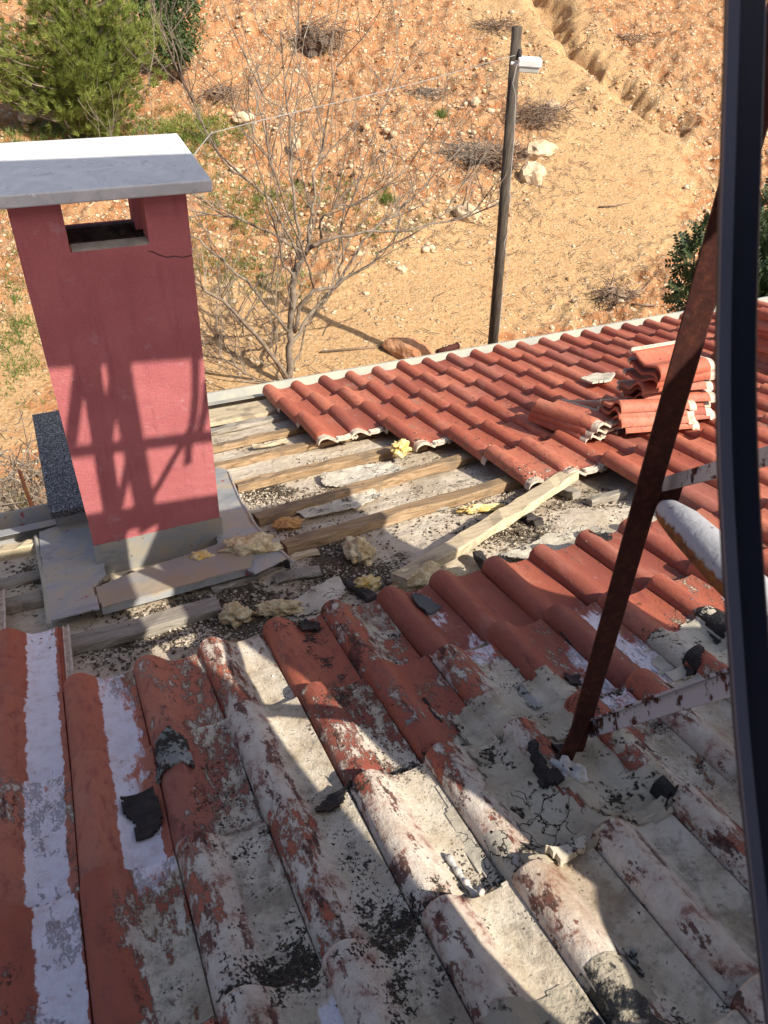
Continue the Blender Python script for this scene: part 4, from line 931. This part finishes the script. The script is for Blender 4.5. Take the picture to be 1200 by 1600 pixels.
mb = MB(); mb.abox((x0 + t + .002, y0 + t + .01, zo - .34), (x1 - t - .002, y1c - t - .01, zo - .09)); mb.abox((.0, y1c - .075, zo - .34), (.42, y1c - .052, zo - .045)); build('flue_lining', mb, M_soot, ch)
mb = MB(); cr = [(231, 392), (240, 394), (250, 399), (262, 402), (272, 400), (285, 402), (300, 399)]; mb.tube([aty(x, y, y0 - .0006) for x, y in cr], .0014, 4); build('crack', mb, M_dark, ch)
cap = empty('cap_origin', (0, 0, 0)) if False else None
mb = MB(); mb.abox((x0 - .07, 2.425, zt + .001), (.548, 2.905, zt + .040)); bevel(build('chimney_cap', mb, M_marble, ch), .006, 3)
# flashing skirt round the base and the aprons
mb = MB(); e_ = .006
def skirt(p, q, h0, h1):
    a = np.array(p); b = np.array(q); d = (b - a) / np.linalg.norm(b - a); nrm = np.array([d[1], -d[0]])
    s0_ = lambda yy: (-.068 * 1)  # deck height in roof frame
    def bz(y): return (-(H + .02) - y * math.sin(A)) / math.cos(A)
    V_ = []
    for pt in (a, b):
        for off in (0.0, .004):
            q_ = pt + nrm * (.002 + off); zz = bz(q_[1]); V_ += [(q_[0], q_[1], zz - .05), (q_[0], q_[1], zz + h0)]
    mb.add(V_, [(0, 1, 5, 4), (2, 6, 7, 3), (1, 3, 7, 5), (0, 4, 6, 2), (0, 2, 3, 1), (4, 5, 7, 6)])
skirt((x0 - .006, y0), (x1 + .006, y0), .125, 0); skirt((x1, y0 - .002), (x1, y1c), .115, 0); skirt((x0, y1c), (x0, y0 - .002), .115, 0)
fl = build('flashing', mb, M_metal, ch)
def flat(name, poly, h, th, mat, parent, off=-.02, wav=.003, seed=1):
    pts_ = [xs(x, y, off) for x, y in poly]; return drape(name, pts_, h, th, mat, parent, lambda x, s: 0.0, wav, .007, seed, .0008)
def inpoly(x, y, poly):
    c = np.zeros(np.shape(x), bool); n = len(poly); j = n - 1
    for i in range(n):
        xi, yi = poly[i]; xj, yj = poly[j]
        c ^= ((yi > y) != (yj > y)) & (x < (xj - xi) * (y - yi) / (yj - yi + 1e-12) + xi); j = i
    return c
def drape(name, poly, h, th, mat, parent, hf, wav=.004, step=.008, seed=0, rag=.006, curl=0):
    poly = np.array(poly); a = poly.min(0) - .02; b = poly.max(0) + .02
    nx = int((b[0] - a[0]) / step) + 2; ns = int((b[1] - a[1]) / step) + 2
    gx = np.linspace(a[0], b[0], nx); gs = np.linspace(a[1], b[1], ns); X, S_ = np.meshgrid(gx, gs, indexing='ij')
    Xr = X + (fbm(X * 40 + seed, S_ * 40, 3, seed) - .5) * 4 * rag; Sr = S_ + (fbm(X * 40, S_ * 40 + seed, 3, seed + 7) - .5) * 4 * rag
    ins = inpoly(Xr, Sr, poly); cellin = ins[:-1, :-1] & ins[1:, :-1] & ins[1:, 1:] & ins[:-1, 1:]
    if not cellin.any(): cellin[nx // 2 - 1, ns // 2 - 1] = True
    Hh = np.array([[hf(x, s) for s in gs] for x in gx]) + h + (fbm(X * 14 + seed, S_ * 14, 4, seed + 3) - .5) * 2 * wav
    if curl:
        cx = (X - poly[:, 0].mean()) / (np.ptp(poly[:, 0]) / 2); cs = (S_ - poly[:, 1].mean()) / (np.ptp(poly[:, 1]) / 2); Hh = Hh + curl * (cx ** 2 + cs ** 2) * .5
    P_ = lambda hh: np.stack([X, S_ * math.cos(A) + (hh - H) * math.sin(A), -S_ * math.sin(A) + (hh - H) * math.cos(A)], -1).reshape(-1, 3)
    idx = np.arange(nx * ns).reshape(nx, ns); n = nx * ns; F = []
    I, J = np.nonzero(cellin); q = np.stack([idx[I, J], idx[I + 1, J], idx[I + 1, J + 1], idx[I, J + 1]], -1)
    F = [q, q[:, ::-1] + n]; side = []
    for i, j in zip(I, J):
        for (di, dj, u0, v0) in ((-1, 0, (i, j + 1), (i, j)), (1, 0, (i + 1, j), (i + 1, j + 1)), (0, -1, (i, j), (i + 1, j)), (0, 1, (i + 1, j + 1), (i, j + 1))):
            ii, jj = i + di, j + dj
            if not (0 <= ii < nx - 1 and 0 <= jj < ns - 1 and cellin[ii, jj]):
                p_, r_ = idx[u0], idx[v0]; side.append((p_, p_ + n, r_ + n, r_))
    F.append(np.array(side)); F = np.concatenate(F); VV = np.concatenate([P_(Hh), P_(Hh - th)])
    used = np.unique(F); mp = -np.ones(len(VV), int); mp[used] = np.arange(len(used)); VV = VV[used]; F = mp[F]
    org = VV.mean(0); org[2] = VV[:, 2].min(); me_o = bulk(name, VV - org, F, mat, parent, True)
    me_o.data.set_sharp_from_angle(angle=math.radians(45))
    me_o.location = tuple(org - (PW[parent.name] if parent is not None else 0)); PW[me_o.name] = org
    return me_o
flat('flashing_apron', [(60, 838), (150, 805), (165, 870), (168, 905), (150, 925), (160, 958), (78, 978)], .0, .006, M_metal, ch, seed=4)
flat('flashing_apron', [(149, 926), (200, 905), (345, 855), (400, 868), (396, 893), (160, 958)], .003, .006, M_apron, ch, seed=9)
flat('flashing_apron', [(336, 735), (356, 737), (392, 820), (455, 877), (400, 905), (340, 870)], .0, .004, M_metal, ch, seed=14)
mb = MB(); mb.tube([rp(x, y, -.005) for x, y in [(56, 838), (63, 880), (70, 920), (77, 977)]], .009, 6); build('flashing_rib', mb, M_gutter, ch)
mb = MB(); mb.tube([rp(x, y, 0) for x, y in [(357, 738), (372, 775), (400, 822), (425, 850), (459, 879)]], .0075, 6); build('flashing_rib', mb, M_metal, ch)
mb = MB(); a, b = rp(160, 955, -.018), rp(396, 891, -.018); bar(mb, a, b, .028, .006, NR); build('flashing_lip', mb, M_metal, ch)
# low granite-capped parapet behind the chimney
gr = empty('granite_capped_parapet', (.05, 3.3, -2.6)); mb = MB(); mb.abox((-.17, 2.98, -3.1), (.35, 3.74, -2.475)); build('parapet_body', mb, M_stucco, gr)
mb = MB(); mb.abox((-.205, 2.945, -2.472), (.385, 3.775, -2.432)); bevel(build('granite_slab', mb, M_granite, gr), .004)
mb = MB(); mb.abox((-.19, 2.966, -2.9), (.36, 2.976, -2.476)); build('flashing', mb, M_metal, gr)
tag(gr, 'low parapet capped with a speckled dark granite slab, behind the pink chimney', 'parapet')

# ------------------------------------------------------------------ patches adhered to the tiles (parts of the house)
def patch(name, poly, h, th, mat, parent=house, wav=.005, seed=0, rag=.006, step=.008, curl=0):
    return drape(name, [xs(x, y, .015) for x, y in poly], h, th, mat, parent, surf, wav, step, seed, rag, curl)
def softsurf(x, s):
    return max(surf(x, s), sum(surf(x + a, s + b) for a in (-.04, 0, .04) for b in (-.03, .03)) / 6)
patch('bitumen_strip', [(580, 1068), (612, 1058), (640, 1085), (666, 1128), (640, 1150), (606, 1118)], .003, .006, M_feltgrey, wav=.002, seed=1)
patch('felt_patch', [(665, 1192), (690, 1180), (742, 1232), (800, 1330), (812, 1385), (785, 1406), (750, 1368), (700, 1285)], .004, .006, M_feltcream, wav=.007, seed=2)
drape('mortar_patch', [xs(x, y, .015) for x, y in [(730, 1185), (805, 1163), (850, 1198), (868, 1245), (915, 1275), (1010, 1300), (945, 1325), (915, 1350), (850, 1378), (822, 1380), (790, 1310)]], .006, .02, M_mortar, house, softsurf, .010, .008, 3, .008)
drape('mortar_patch', [xs(x, y, .015) for x, y in [(705, 1118), (770, 1095), (850, 1058), (905, 1085), (925, 1130), (880, 1165), (800, 1163), (742, 1182), (712, 1150)]], .006, .02, M_mortar, house, softsurf, .007, .008, 5, .008)
drape('mortar_patch', [xs(x, y, .015) for x, y in [(905, 1150), (960, 1135), (1010, 1180), (1068, 1262), (1045, 1288), (1000, 1302), (920, 1280), (868, 1245), (860, 1215)]], .008, .02, M_mortar, house, softsurf, .010, .008, 6, .006)
patch('membrane_patch', [(1000, 1010), (1080, 972), (1135, 962), (1200, 960), (1200, 1030), (1100, 1065), (1045, 1072), (1022, 1040)], .008, .004, M_feltcream, wav=.010, seed=8)
patch('membrane_patch', [(1040, 1082), (1090, 1060), (1145, 1030), (1190, 1040), (1150, 1075), (1090, 1100)], .006, .004, M_feltcream, wav=.012, seed=18)
patch('bitumen_patch', [(1062, 1040), (1100, 1035), (1095, 1065), (1070, 1068)], .016, .004, M_black, seed=10)
patch('bitumen_patch', [(1085, 970), (1120, 962), (1150, 965), (1150, 1000), (1115, 1005)], .014, .004, M_black, seed=11)
patch('bitumen_patch', [(875, 1062), (905, 1055), (910, 1075), (890, 1086)], .016, .006, M_black, seed=12)
patch('bitumen_patch', [(872, 992), (890, 995), (920, 1010), (915, 1022), (885, 1012)], .003, .003, M_black, seed=13)
patch('bitumen_strip', [(805, 1078), (825, 1072), (850, 1105), (835, 1115)], .016, .006, M_feltgrey, seed=14)
patch('bitumen_patch', [(655, 1090), (672, 1095), (678, 1118), (700, 1125), (690, 1135), (668, 1118)], .004, .004, M_black, seed=15)
patch('tar_seam', [(818, 1195), (838, 1182), (856, 1222), (888, 1240), (872, 1255), (842, 1240)], .026, .01, M_black, seed=16, wav=.006)
patch('tar_seam', [(862, 1180), (885, 1172), (880, 1195), (905, 1215), (900, 1232), (870, 1225)], .022, .012, M_black, seed=26, wav=.008)
patch('tar_seam', [(1012, 1240), (1030, 1235), (1062, 1262), (1050, 1275), (1022, 1262)], .024, .01, M_black, seed=17)
patch('tar_patch', [(740, 1612), (800, 1575), (870, 1540), (922, 1512), (960, 1500), (1012, 1500), (1030, 1560), (1060, 1620), (900, 1640), (760, 1640)], .006, .006, M_tar, seed=19, wav=.006)
patch('mortar_crust', [(845, 1352), (870, 1330), (895, 1322), (922, 1332), (912, 1352), (875, 1374)], .030, .02, M_feltcream, seed=20, wav=.014)
mb = MB(); cp = [xs(x, y, .01) for x, y in [(700, 1343), (712, 1360), (722, 1374), (733, 1388), (745, 1402), (756, 1412)]]; Q = []
for (a, b) in zip(cp[:-1], cp[1:]):
    for k in range(5): t_ = k / 5; Q.append((a[0] + (b[0] - a[0]) * t_, a[1] + (b[1] - a[1]) * t_))
mb.tube([P3(x, s, surf(x, s) + .010 + .002 * math.sin(i * 2.1)) for i, (x, s) in enumerate(Q)], [.0065 + .0015 * math.sin(i * 1.1) + .0008 * random.random() for i in range(len(Q))], 8); build('caulk_bead', mb, M_caulk, house, True)
# loose scraps on the tiles
for nm, poly, h, th, mt, cat, lab, cu in [
    ('felt_scrap', [(245, 1185), (272, 1165), (298, 1178), (313, 1222), (290, 1215), (262, 1230), (246, 1240)], .012, .008, M_feltgrey, 'felt scrap', 'grey granulated felt scrap draped over a red tile roll', .012),
    ('bitumen_scrap', [(189, 1256), (240, 1238), (257, 1262), (252, 1302), (212, 1318), (209, 1290), (193, 1282)], .010, .006, M_black, 'felt scrap', 'torn black bitumen scrap on a red tile below the grey felt', .012),
    ('rubber_scrap', [(490, 1276), (520, 1250), (546, 1229), (553, 1238), (535, 1268), (496, 1288)], .012, .006, M_black, 'scrap', 'curled black rubber strip lying on a cream tile', .010),
    ('slate_chip', [(640, 940), (658, 936), (692, 955), (674, 969), (656, 962)], .018, .007, simple('slate', (.06, .06, .062), (.10, .10, .10), 12), 'slate chip', 'flat dark slate chip on the top edge of the red tiles', 0),
    ('bitumen_scrap', [(468, 985), (482, 978), (502, 986), (500, 996), (485, 993), (472, 1000)], .016, .006, M_black, 'felt scrap', 'small black bitumen scrap on the tile noses in the middle', .01),
    ('bitumen_scrap', [(915, 843), (940, 838), (960, 848), (935, 858), (918, 855)], .008, .010, M_black, 'felt scrap', 'black tar scrap on the bare sheet above the red noses', .01),
    ('rubber_scrap', [(968, 1495), (990, 1490), (1008, 1530), (1002, 1540), (985, 1520)], .014, .005, M_feltgrey, 'scrap', 'crumpled grey plastic scrap near the lower edge', .01)]:
    o = drape(nm, [xs(x, y, .015) for x, y in poly], h, th, mt, None, surf, .004, .006, len(lab), .003, cu); tag(o, lab, cat)

# foam and mortar chunks
FR = [('foam_chunk', 395, 868, .075, (1.35, .7, .55), M_foamw, 'large pale foam chunk right of the chimney base'), ('foam_chunk', 316, 880, .032, (1.3, .8, .7), M_foam, 'small yellow foam lump against the chimney flashing'),
    ('foam_chunk', 367, 958, .046, (1.1, .9, .75), M_foamw, 'round pale foam lump in the dirt below the flashing'), ('foam_chunk', 436, 946, .055, (1.3, .55, .5), M_foamw, 'long pale foam wedge right of the round lump'),
    ('foam_chunk', 560, 862, .058, (.9, 1.25, .8), M_foamw, 'tall grey and tan foam chunk between the battens'), ('foam_chunk', 574, 908, .036, (1.25, .9, .75), M_foam, 'yellow foam lump right below the tall grey chunk'),
    ('foam_chunk', 627, 712, .052, (.9, .7, .8), M_foam, 'yellow foam chunk on the batten below the far tiles'), ('foam_chunk', 450, 813, .042, (1.4, .7, .6), M_foamo, 'orange foam chunk against the lower batten edge'),
    ('foam_chunk', 665, 902, .075, (1.6, .8, .5), M_foamw, 'long crusty foam mass along the tile noses by the plank'), ('foam_chunk', 712, 908, .028, (1.5, .7, .6), M_foam, 'narrow yellow foam piece right of the crusty mass'),
    ('foam_chunk', 568, 962, .026, (1.9, .7, .6), M_foam, 'flat yellow foam strip behind the middle tile noses'), ('foam_chunk', 275, 1052, .028, (1.7, .8, .5), M_foam, 'yellow foam edge showing behind a left tile nose'),
    ('foam_chunk', 640, 935, .03, (1.6, .8, .5), M_foamw, 'crumbly foam lump just left of the slate chip'),
    ('foam_chunk', 752, 787, .048, (1.9, .5, .3), M_foam, 'flat yellow foam sliver beside the loose plank')]
for i, (nm, px, py, r, sq, mt, lab) in enumerate(FR):
    r *= 1.1; x, s = xs(px, py, -.03); hb = max(surf(x, s), -.066 if px > 420 or py > 930 else -.02) + r * sq[2] * .75 + (.045 if px in (627,) else 0)
    mb = MB(); th = -.35 if sq[0] > 1 else 0
    lump(mb, P3(x, s, hb), r, i + 3, 4, .34, sq, rotz(th) @ Rroof, 2.6); tag(build(nm, mb, mt, smooth=True), lab, 'foam chunk', 'foam chunks on the stripped roof')

for i, (poly, cu, lab) in enumerate([
    ([(500, 742), (560, 728), (610, 722), (640, 735), (600, 752), (540, 762), (505, 758)], .03, 'torn cream membrane piece curling between two battens below the yellow foam'),
    ([(455, 795), (520, 775), (580, 762), (600, 772), (560, 792), (480, 812)], .02, 'long torn strip of cream membrane beside the orange foam chunk'),
    ([(780, 870), (850, 838), (930, 820), (960, 835), (900, 862), (830, 880)], .03, 'wide wrinkled cream membrane above the sunlit tile noses'),
    ([(470, 925), (530, 900), (545, 925), (500, 955), (462, 962), (440, 950)], .02, 'cream membrane flap left of the blackened wood strip')]):
    o = drape('membrane_scrap', [xs(x, y, -.05) for x, y in poly], .012, .004, M_feltcream, None, lambda x, s: -.066, .012, .007, 40 + i, .006, cu * .6); tag(o, lab, 'membrane scrap')
# crumbs and dust
def roofpts(blobs, off=-.05, lift=.0, mul=2.2, pan=False):
    out = []; sz = []
    for cx, cy, sx, sy, n, s0 in blobs:
        for i in range(int(n * mul)):
            px, py = random.gauss(cx, sx), random.gauss(cy, sy); x, s = xs(px, py, off)
            if pan and ((x + .01) % W) < .112 and random.random() < .93: continue
            if s > 5.2 or (-.045 < x < .485 and s > 3.17): continue
            h = surf(x, s); out.append(P3(x, s, h + s0 * .3 + lift)); sz.append(s0 * random.choice((.25, .3, .4, .4, .6, .6, .9, 1.3)) * 1.0)
    return np.array(out), np.array(sz)
DB = [(420, 772, 45, 9, 300, .006), (520, 880, 40, 25, 500, .006), (340, 960, 90, 15, 500, .006), (300, 985, 60, 14, 300, .006), (400, 990, 60, 15, 400, .006), (590, 905, 35, 20, 250, .006), (760, 765, 60, 8, 250, .006), (790, 830, 60, 16, 500, .006), (70, 890, 40, 14, 250, .007), (170, 1020, 40, 14, 150, .006), (920, 790, 40, 14, 200, .006), (560, 715, 50, 6, 150, .005), (690, 715, 50, 6, 120, .005), (380, 692, 40, 4, 100, .005), (840, 770, 60, 20, 250, .006), (470, 840, 40, 10, 120, .006), (650, 800, 60, 25, 150, .005), (860, 860, 60, 12, 100, .005), (580, 770, 60, 25, 120, .004), (540, 760, 30, 8, 200, .005), (380, 930, 60, 8, 350, .007), (300, 950, 120, 6, 300, .006)]
P_, s_ = roofpts(DB); tag(chips('dirt_crumbs', P_, s_, M_dust, frame=Rroof), 'dark crumbs of dirt scattered over the stripped roof', 'debris', kind='stuff')
P_, s_ = roofpts([(a, b, c, d, int(n * .35), s0) for a, b, c, d, n, s0 in DB] + [(400, 775, 30, 8, 150, .007), (310, 990, 25, 9, 160, .008), (630, 890, 20, 12, 80, .007)]); tag(chips('pale_gravel', P_, s_, M_pebble, frame=Rroof), 'pale gravel and mortar crumbs scattered over the stripped roof', 'gravel', kind='stuff')
TB = [(560, 1380, 50, 50, 350, .004), (520, 1120, 40, 50, 350, .004), (440, 1520, 30, 30, 350, .0045), (600, 1470, 40, 30, 350, .0045), (740, 1370, 30, 30, 300, .0045), (330, 1230, 30, 40, 120, .004), (900, 1250, 50, 25, 350, .004), (770, 1120, 60, 25, 300, .0035), (950, 1020, 40, 30, 200, .004), (700, 700, 130, 50, 350, .005), (850, 640, 60, 40, 200, .005), (600, 1180, 60, 50, 300, .004), (480, 1030, 30, 20, 150, .004), (1060, 1300, 90, 80, 150, .004), (900, 1450, 120, 60, 150, .004), (780, 650, 60, 40, 200, .006), (860, 1150, 60, 40, 250, .0035), (850, 1230, 40, 30, 250, .004)]
P_, s_ = roofpts([(a, b, c, d, n, s0 * .72) for a, b, c, d, n, s0 in TB], .01, 0, 2.6, True); tag(chips('tile_grit', P_, s_, M_dust, frame=Rroof), 'dark grit and moss crumbs lying in the tile pans', 'debris', kind='stuff')
P_, s_ = roofpts([(a, b, c * 1.6, d * 1.6, 14, .0035) for a, b, c, d, n, s0 in TB], .01); tag(chips('pale_grit', P_, s_, M_caulk, frame=Rroof), 'white mortar crumbs lying on the tiles', 'debris', kind='stuff')

# ------------------------------------------------------------------ loose stacked tiles
def loose_tile(center, yaw, tilt, flip, lab, group, roll=0.0):
    v = TG.copy() - np.array([.11, .215, .0]); r = random.random()
    if flip: v = v * np.array([-1, 1, -1])
    cz, sz = math.cos(yaw), math.sin(yaw); Rz = np.array([[cz, sz, 0], [-sz, cz, 0], [0, 0, 1]])
    ct, st_ = math.cos(tilt), math.sin(tilt); Rt = np.array([[1, 0, 0], [0, ct, st_], [0, -st_, ct]])
    cr_, sr = math.cos(roll), math.sin(roll); Rr = np.array([[cr_, 0, -sr], [0, 1, 0], [sr, 0, cr_]])
    M = Rt @ Rr @ Rz @ Rroof; wv = v @ M; org = P3(*center)
    me = bpy.data.meshes.new('stacked_tile'); F = TF if not flip else TF[:, ::-1]
    F = TF
    me.from_pydata(wv.tolist(), [], F.tolist()); me.update(); me.polygons.foreach_set('use_smooth', [True] * len(me.polygons))
    we = np.tile([[0.0, .02, .12]], (len(v), 1)); finish_tile(me, len(v), np.full(len(v), r), we, UVT); me.set_sharp_from_angle(angle=math.radians(40))
    o = link('stacked_tile', me, M_tile, None, org); tag(o, lab, 'roof tile', group); return o
ordn = ['lowest', 'second lowest', 'third', 'fourth', 'fifth', 'sixth', 'seventh', 'eighth', 'ninth', 'tenth']
xa, sa = xs(893, 662, .08)
for k in range(3): loose_tile((xa + .01 * k, sa - .015 * k, .058 + .034 * k), .16 + .05 * k, 0, False, f'{["lowest","middle","topmost"][k]} tile of the small stack left of the rusty post', 'tiles of the small stack')
xb_, sb_ = xs(1038, 640, .10); hz = .060
for k in range(9):
    r_ = random.Random(k + 40); yw = math.radians(90 + r_.uniform(-7, 7) + (5 if k > 5 else -4)); dx = (-.03 if k > 4 else .0) + r_.uniform(-.02, .02); dsn = r_.uniform(-.025, .025) + (-.03 * (k - 5) if k > 5 else 0)
    loose_tile((xb_ + dx, sb_ + dsn, hz), yw, r_.uniform(-.02, .03), False, f'{ordn[k] if k < 8 else "topmost"} red tile of the tall stack behind the rusty post', 'tiles of the tall stack', ({6: -.30, 7: -.48, 8: -.58}.get(k, r_.uniform(-.03, .02)))); hz += (.050 if k >= 5 else .036)
xb2, sb2_ = xs(1012, 652, .09); hz = .060
for k in range(4):
    r_ = random.Random(k + 90); loose_tile((xb2 + r_.uniform(-.03, .03) - .02 * k, sb2_ - .03 + r_.uniform(-.02, .02), hz), math.radians(78 + r_.uniform(-6, 6)), 0, False, f'{["lowest","second","third","topmost"][k]} tile of the low pile spilling toward the viewer from the tall stack', 'tiles of the low pile'); hz += .036
x4, s4 = xs(925, 640, .08); loose_tile((x4 + .05, s4 + .02, .07), 1.1, 0, False, 'single red tile leaning against the left side of the tall stack', 'tiles of the tall stack')
x4, s4 = xs(1235, 560, .1)
for k in range(9): loose_tile((x4 + .012 * math.sin(k * 2), s4, .060 + .034 * k), .05 * math.sin(k * 1.3), 0, False, f'{ordn[k] if k < 8 else "topmost"} tile of the far right stack behind the navy rail', 'tiles of the far right stack')
x4, s4 = xs(560, 975, .1)
o = drape('mortar_flake', [xs(x, y, .05) for x, y in [(906, 598), (930, 590), (962, 590), (955, 602), (925, 606)]], .05, .012, M_feltcream, None, lambda x, s: .03, .006, .008, 77, .004, .01); tag(o, 'grey green mortar flake lying left of the tall tile stack', 'flake')

# ------------------------------------------------------------------ steel stand (post and braces), then the added shadow casters
stand = empty('heater_stand', rp(885, 1205, 0)); tag(stand, 'leaning rusty steel stand with flaking white braces, its foot set in mortar on the tiles', 'steel stand')
pf = atz(886, 1200, 1.62); pt = atz(1228, 0, .90)
pf = rp(884, 1200, .0); zf = float(pf @ RM[:, 2])
def cz_(t): return zf + (.98 - zf) * t
kx = np.array([atz(904, 1150, cz_(.05)), atz(1075, 545, cz_(.55)), atz(1222, 30, cz_(.97))])
d_ = kx[2] - kx[0]; d_ /= np.linalg.norm(d_); sd = RM[:, 0] - RM[:, 0] @ d_ * d_; sd /= np.linalg.norm(sd); dpv = np.cross(d_, sd)
mb = MB(); p0 = kx[0] - d_ * .06; p1 = kx[2] + d_ * .9; 
pr = [(-.024, -.003), (.020, -.003), (.024, .0), (.024, .040), (.019, .040), (.019, .003), (-.024, .003)]
mb.sweep([p0 + (p1 - p0) * k / 20 for k in range(21)], pr, sd); lg = build('leg', mb, M_rust, stand)
mb = MB(); q0 = rp(876, 1204, .02); q1 = kx[0] + d_ * .04; bar(mb, q0, kx[0] + d_ * .10, .035, .006, sd); build('foot_plate', mb, M_rust, stand)
mb = MB(); lump(mb, rp(886, 1212, .035), .045, 5, 4, .4, (.75, 1.15, .8), Rroof, 2.4); build('mortar_foot', mb, M_caulk, stand, True)
mb = MB(); a = atz(1036, 757, cz_(.40) - .03); b = atz(1260, 696, .98); bar(mb, a, b, .028, .004, RM[:, 1]); build('brace', mb, M_paint2, stand)
mb = MB(); a = atz(921, 1141, zf - .05); b = atz(1260, 1030, 1.05); bar(mb, a, b, .036, .005, RM[:, 1]); bar(mb, a - RM[:, 1] * .016 + RM[:, 2] * .013, b - RM[:, 1] * .016 + RM[:, 2] * .013, .005, .026, RM[:, 1]); build('brace', mb, M_paint, stand)
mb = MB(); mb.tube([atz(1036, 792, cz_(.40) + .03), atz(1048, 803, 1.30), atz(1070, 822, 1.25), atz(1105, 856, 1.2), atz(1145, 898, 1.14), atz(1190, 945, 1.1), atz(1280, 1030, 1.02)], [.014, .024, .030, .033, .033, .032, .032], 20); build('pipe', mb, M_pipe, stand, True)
mb = MB(); mb.box(atz(1040, 770, cz_(.40) - .012), [sd, d_, dpv], (.03, .03, .003)); build('gusset', mb, M_rust, stand)

# unseen shadow casters added behind and above the camera to pattern roof and chimney
WS = 0.85
hh = empty('shadow_casters', S3(1.4, -.5, WS)); tag(hh, 'added shadow casters in the form of a drum, bars and plates, unseen behind the viewer', 'shadow caster')
ax = np.array([math.cos(math.radians(-4.5)), math.sin(math.radians(-4.5)), 0])
def mbar(uv0, uv1, wd, w0=WS): 
    a, b = S3(*uv0, w0), S3(*uv1, w0); bar(mb, a, b, wd, .03, np.cross(b - a, L))
mb = MB(); cen = S3(1.40, .80, WS + .1); s0_ = cen - ax * .28; s1_ = cen + ax * .95; mb.tube([s0_ - ax * .02, s0_, s1_, s1_ + ax * .02], [.24, .28, .28, .24], 32); build('shadow_tank', mb, M_white, hh, True)  # unseen cylinder added to cast the broad shadow band on the chimney
mb = MB(); mbar((1.395, .62), (1.395, -.05), .075)
mbar((1.395, .28), (1.39, -.03), .045, WS + .02)
mbar((1.295, .56), (1.205, .36), .046); mbar((1.40, .52), (1.30, .27), .045); mbar((1.375, .22), (1.275, .02), .032); mbar((1.60, .20), (1.42, .05), .026); mbar((1.10, .395), (1.9, .0), .036)
build('shadow_bars', mb, M_rust, hh)  # unseen bars laid out to cast the lattice shadow on the chimney
mb = MB(); pts = [(1.625, .55), (1.625, .36), (1.615, .28), (1.60, .22), (1.57, .14), (1.56, .08)]; mb.tube([S3(u, v, WS + .03) for u, v in pts], .016, 8)
pts = [(1.66, .30), (1.64, .22), (1.61, .15)]; mb.tube([S3(u, v, WS + .03) for u, v in pts], .016, 8); build('shadow_hoses', mb, M_black, hh, True)  # unseen tubes added for the thin bent shadows
mb = MB(); mbar((.2, .575), (2.34, -.455), .075, WS + .06); build('rail', mb, M_paint2, hh)  # unseen bar added to cast the straight upper shadow edge
def panel(uvs, name, w0, mat):
    mb = MB(); n = len(uvs); V_ = [S3(u, v, w0) for u, v in uvs] + [S3(u, v, w0 + .05) for u, v in uvs]
    mb.add(V_, [tuple(range(n)), tuple(range(n, 2 * n))[::-1]] + [(i, n + i, n + (i + 1) % n, (i + 1) % n) for i in range(n)][::1]); return build(name, mb, mat, hh)
panel([(-1.2, 1.2), (.2, .56), (1.33, .0), (1.26, -.10), (1.08, -.27), (.95, -.42), (.90, -.58), (.76, -.80), (.69, -.90), (.61, -1.02), (.58, -1.16), (.2, -2.0), (-1.2, -2.0)], 'shadow_panel', WS, M_black)  # unseen plate, outline cut to the shadow left of the light beam
panel([(1.46, -.02), (2.32, -.44), (2.29, -.50), (2.12, -.66), (2.02, -.79), (1.90, -.92), (1.94, -1.12), (1.90, -1.20), (2.3, -1.6), (1.6, -2.2), (.2, -2.0), (.56, -1.19), (.87, -1.14), (.90, -1.02), (.94, -.88), (1.05, -.66), (1.10, -.50), (1.12, -.42), (1.25, -.27)], 'shadow_panel', WS, M_black)  # unseen plate shaped to shade the tiles right of the beam

# ------------------------------------------------------------------ navy rail close to the camera
lf = [(1138, -120), (1135, 0), (1129, 200), (1123, 400), (1120, 560), (1122, 700), (1129, 850), (1139, 1000), (1150, 1150), (1165, 1300), (1182, 1450), (1202, 1620), (1220, 1740)]
rail = empty('stair_rail', atz(1240, 1700, .5)); zr = .50
c_ = [atz(x + 29.5, y, zr) for x, y in lf]
def smooth_curve(P_, n=5):
    P_ = np.array(P_); o_ = []
    for i in range(len(P_) - 1):
        p0_, p1_, p2_, p3_ = P_[max(i - 1, 0)], P_[i], P_[i + 1], P_[min(i + 2, len(P_) - 1)]
        for k in range(n):
            t = k / n; o_.append(.5 * ((2 * p1_) + (-p0_ + p2_) * t + (2 * p0_ - 5 * p1_ + 4 * p2_ - p3_) * t * t + (-p0_ + 3 * p1_ - 3 * p2_ + p3_) * t ** 3))
    o_.append(P_[-1]); return o_
hw = 29 / FPX * zr; pr = [(-hw, -.004), (-hw + .002, -.006), (hw - .002, -.006), (hw, -.004), (hw, .004), (hw - .002, .006), (-hw + .002, .006), (-hw, .004)]
mb = MB(); mb.sweep(smooth_curve(c_), pr, RM[:, 0]); build('rail_bar', mb, M_navy, rail, False)
mb = MB(); hs = 9 / FPX * zr; c2 = [atz(x + 13, y, zr - .0125) for x, y in lf]
c2 = [atz(x + 11, y, zr - .0085) for x, y in lf]; pr2 = [(-hs, -.0015), (hs, -.0015), (hs, .0015), (-hs, .0015)]
mb.sweep(smooth_curve(c2), pr2, RM[:, 0]); build('edge_strip', mb, M_steelblue, rail)
tag(rail, 'curved navy metal rail close to the viewer at the right edge', 'rail')
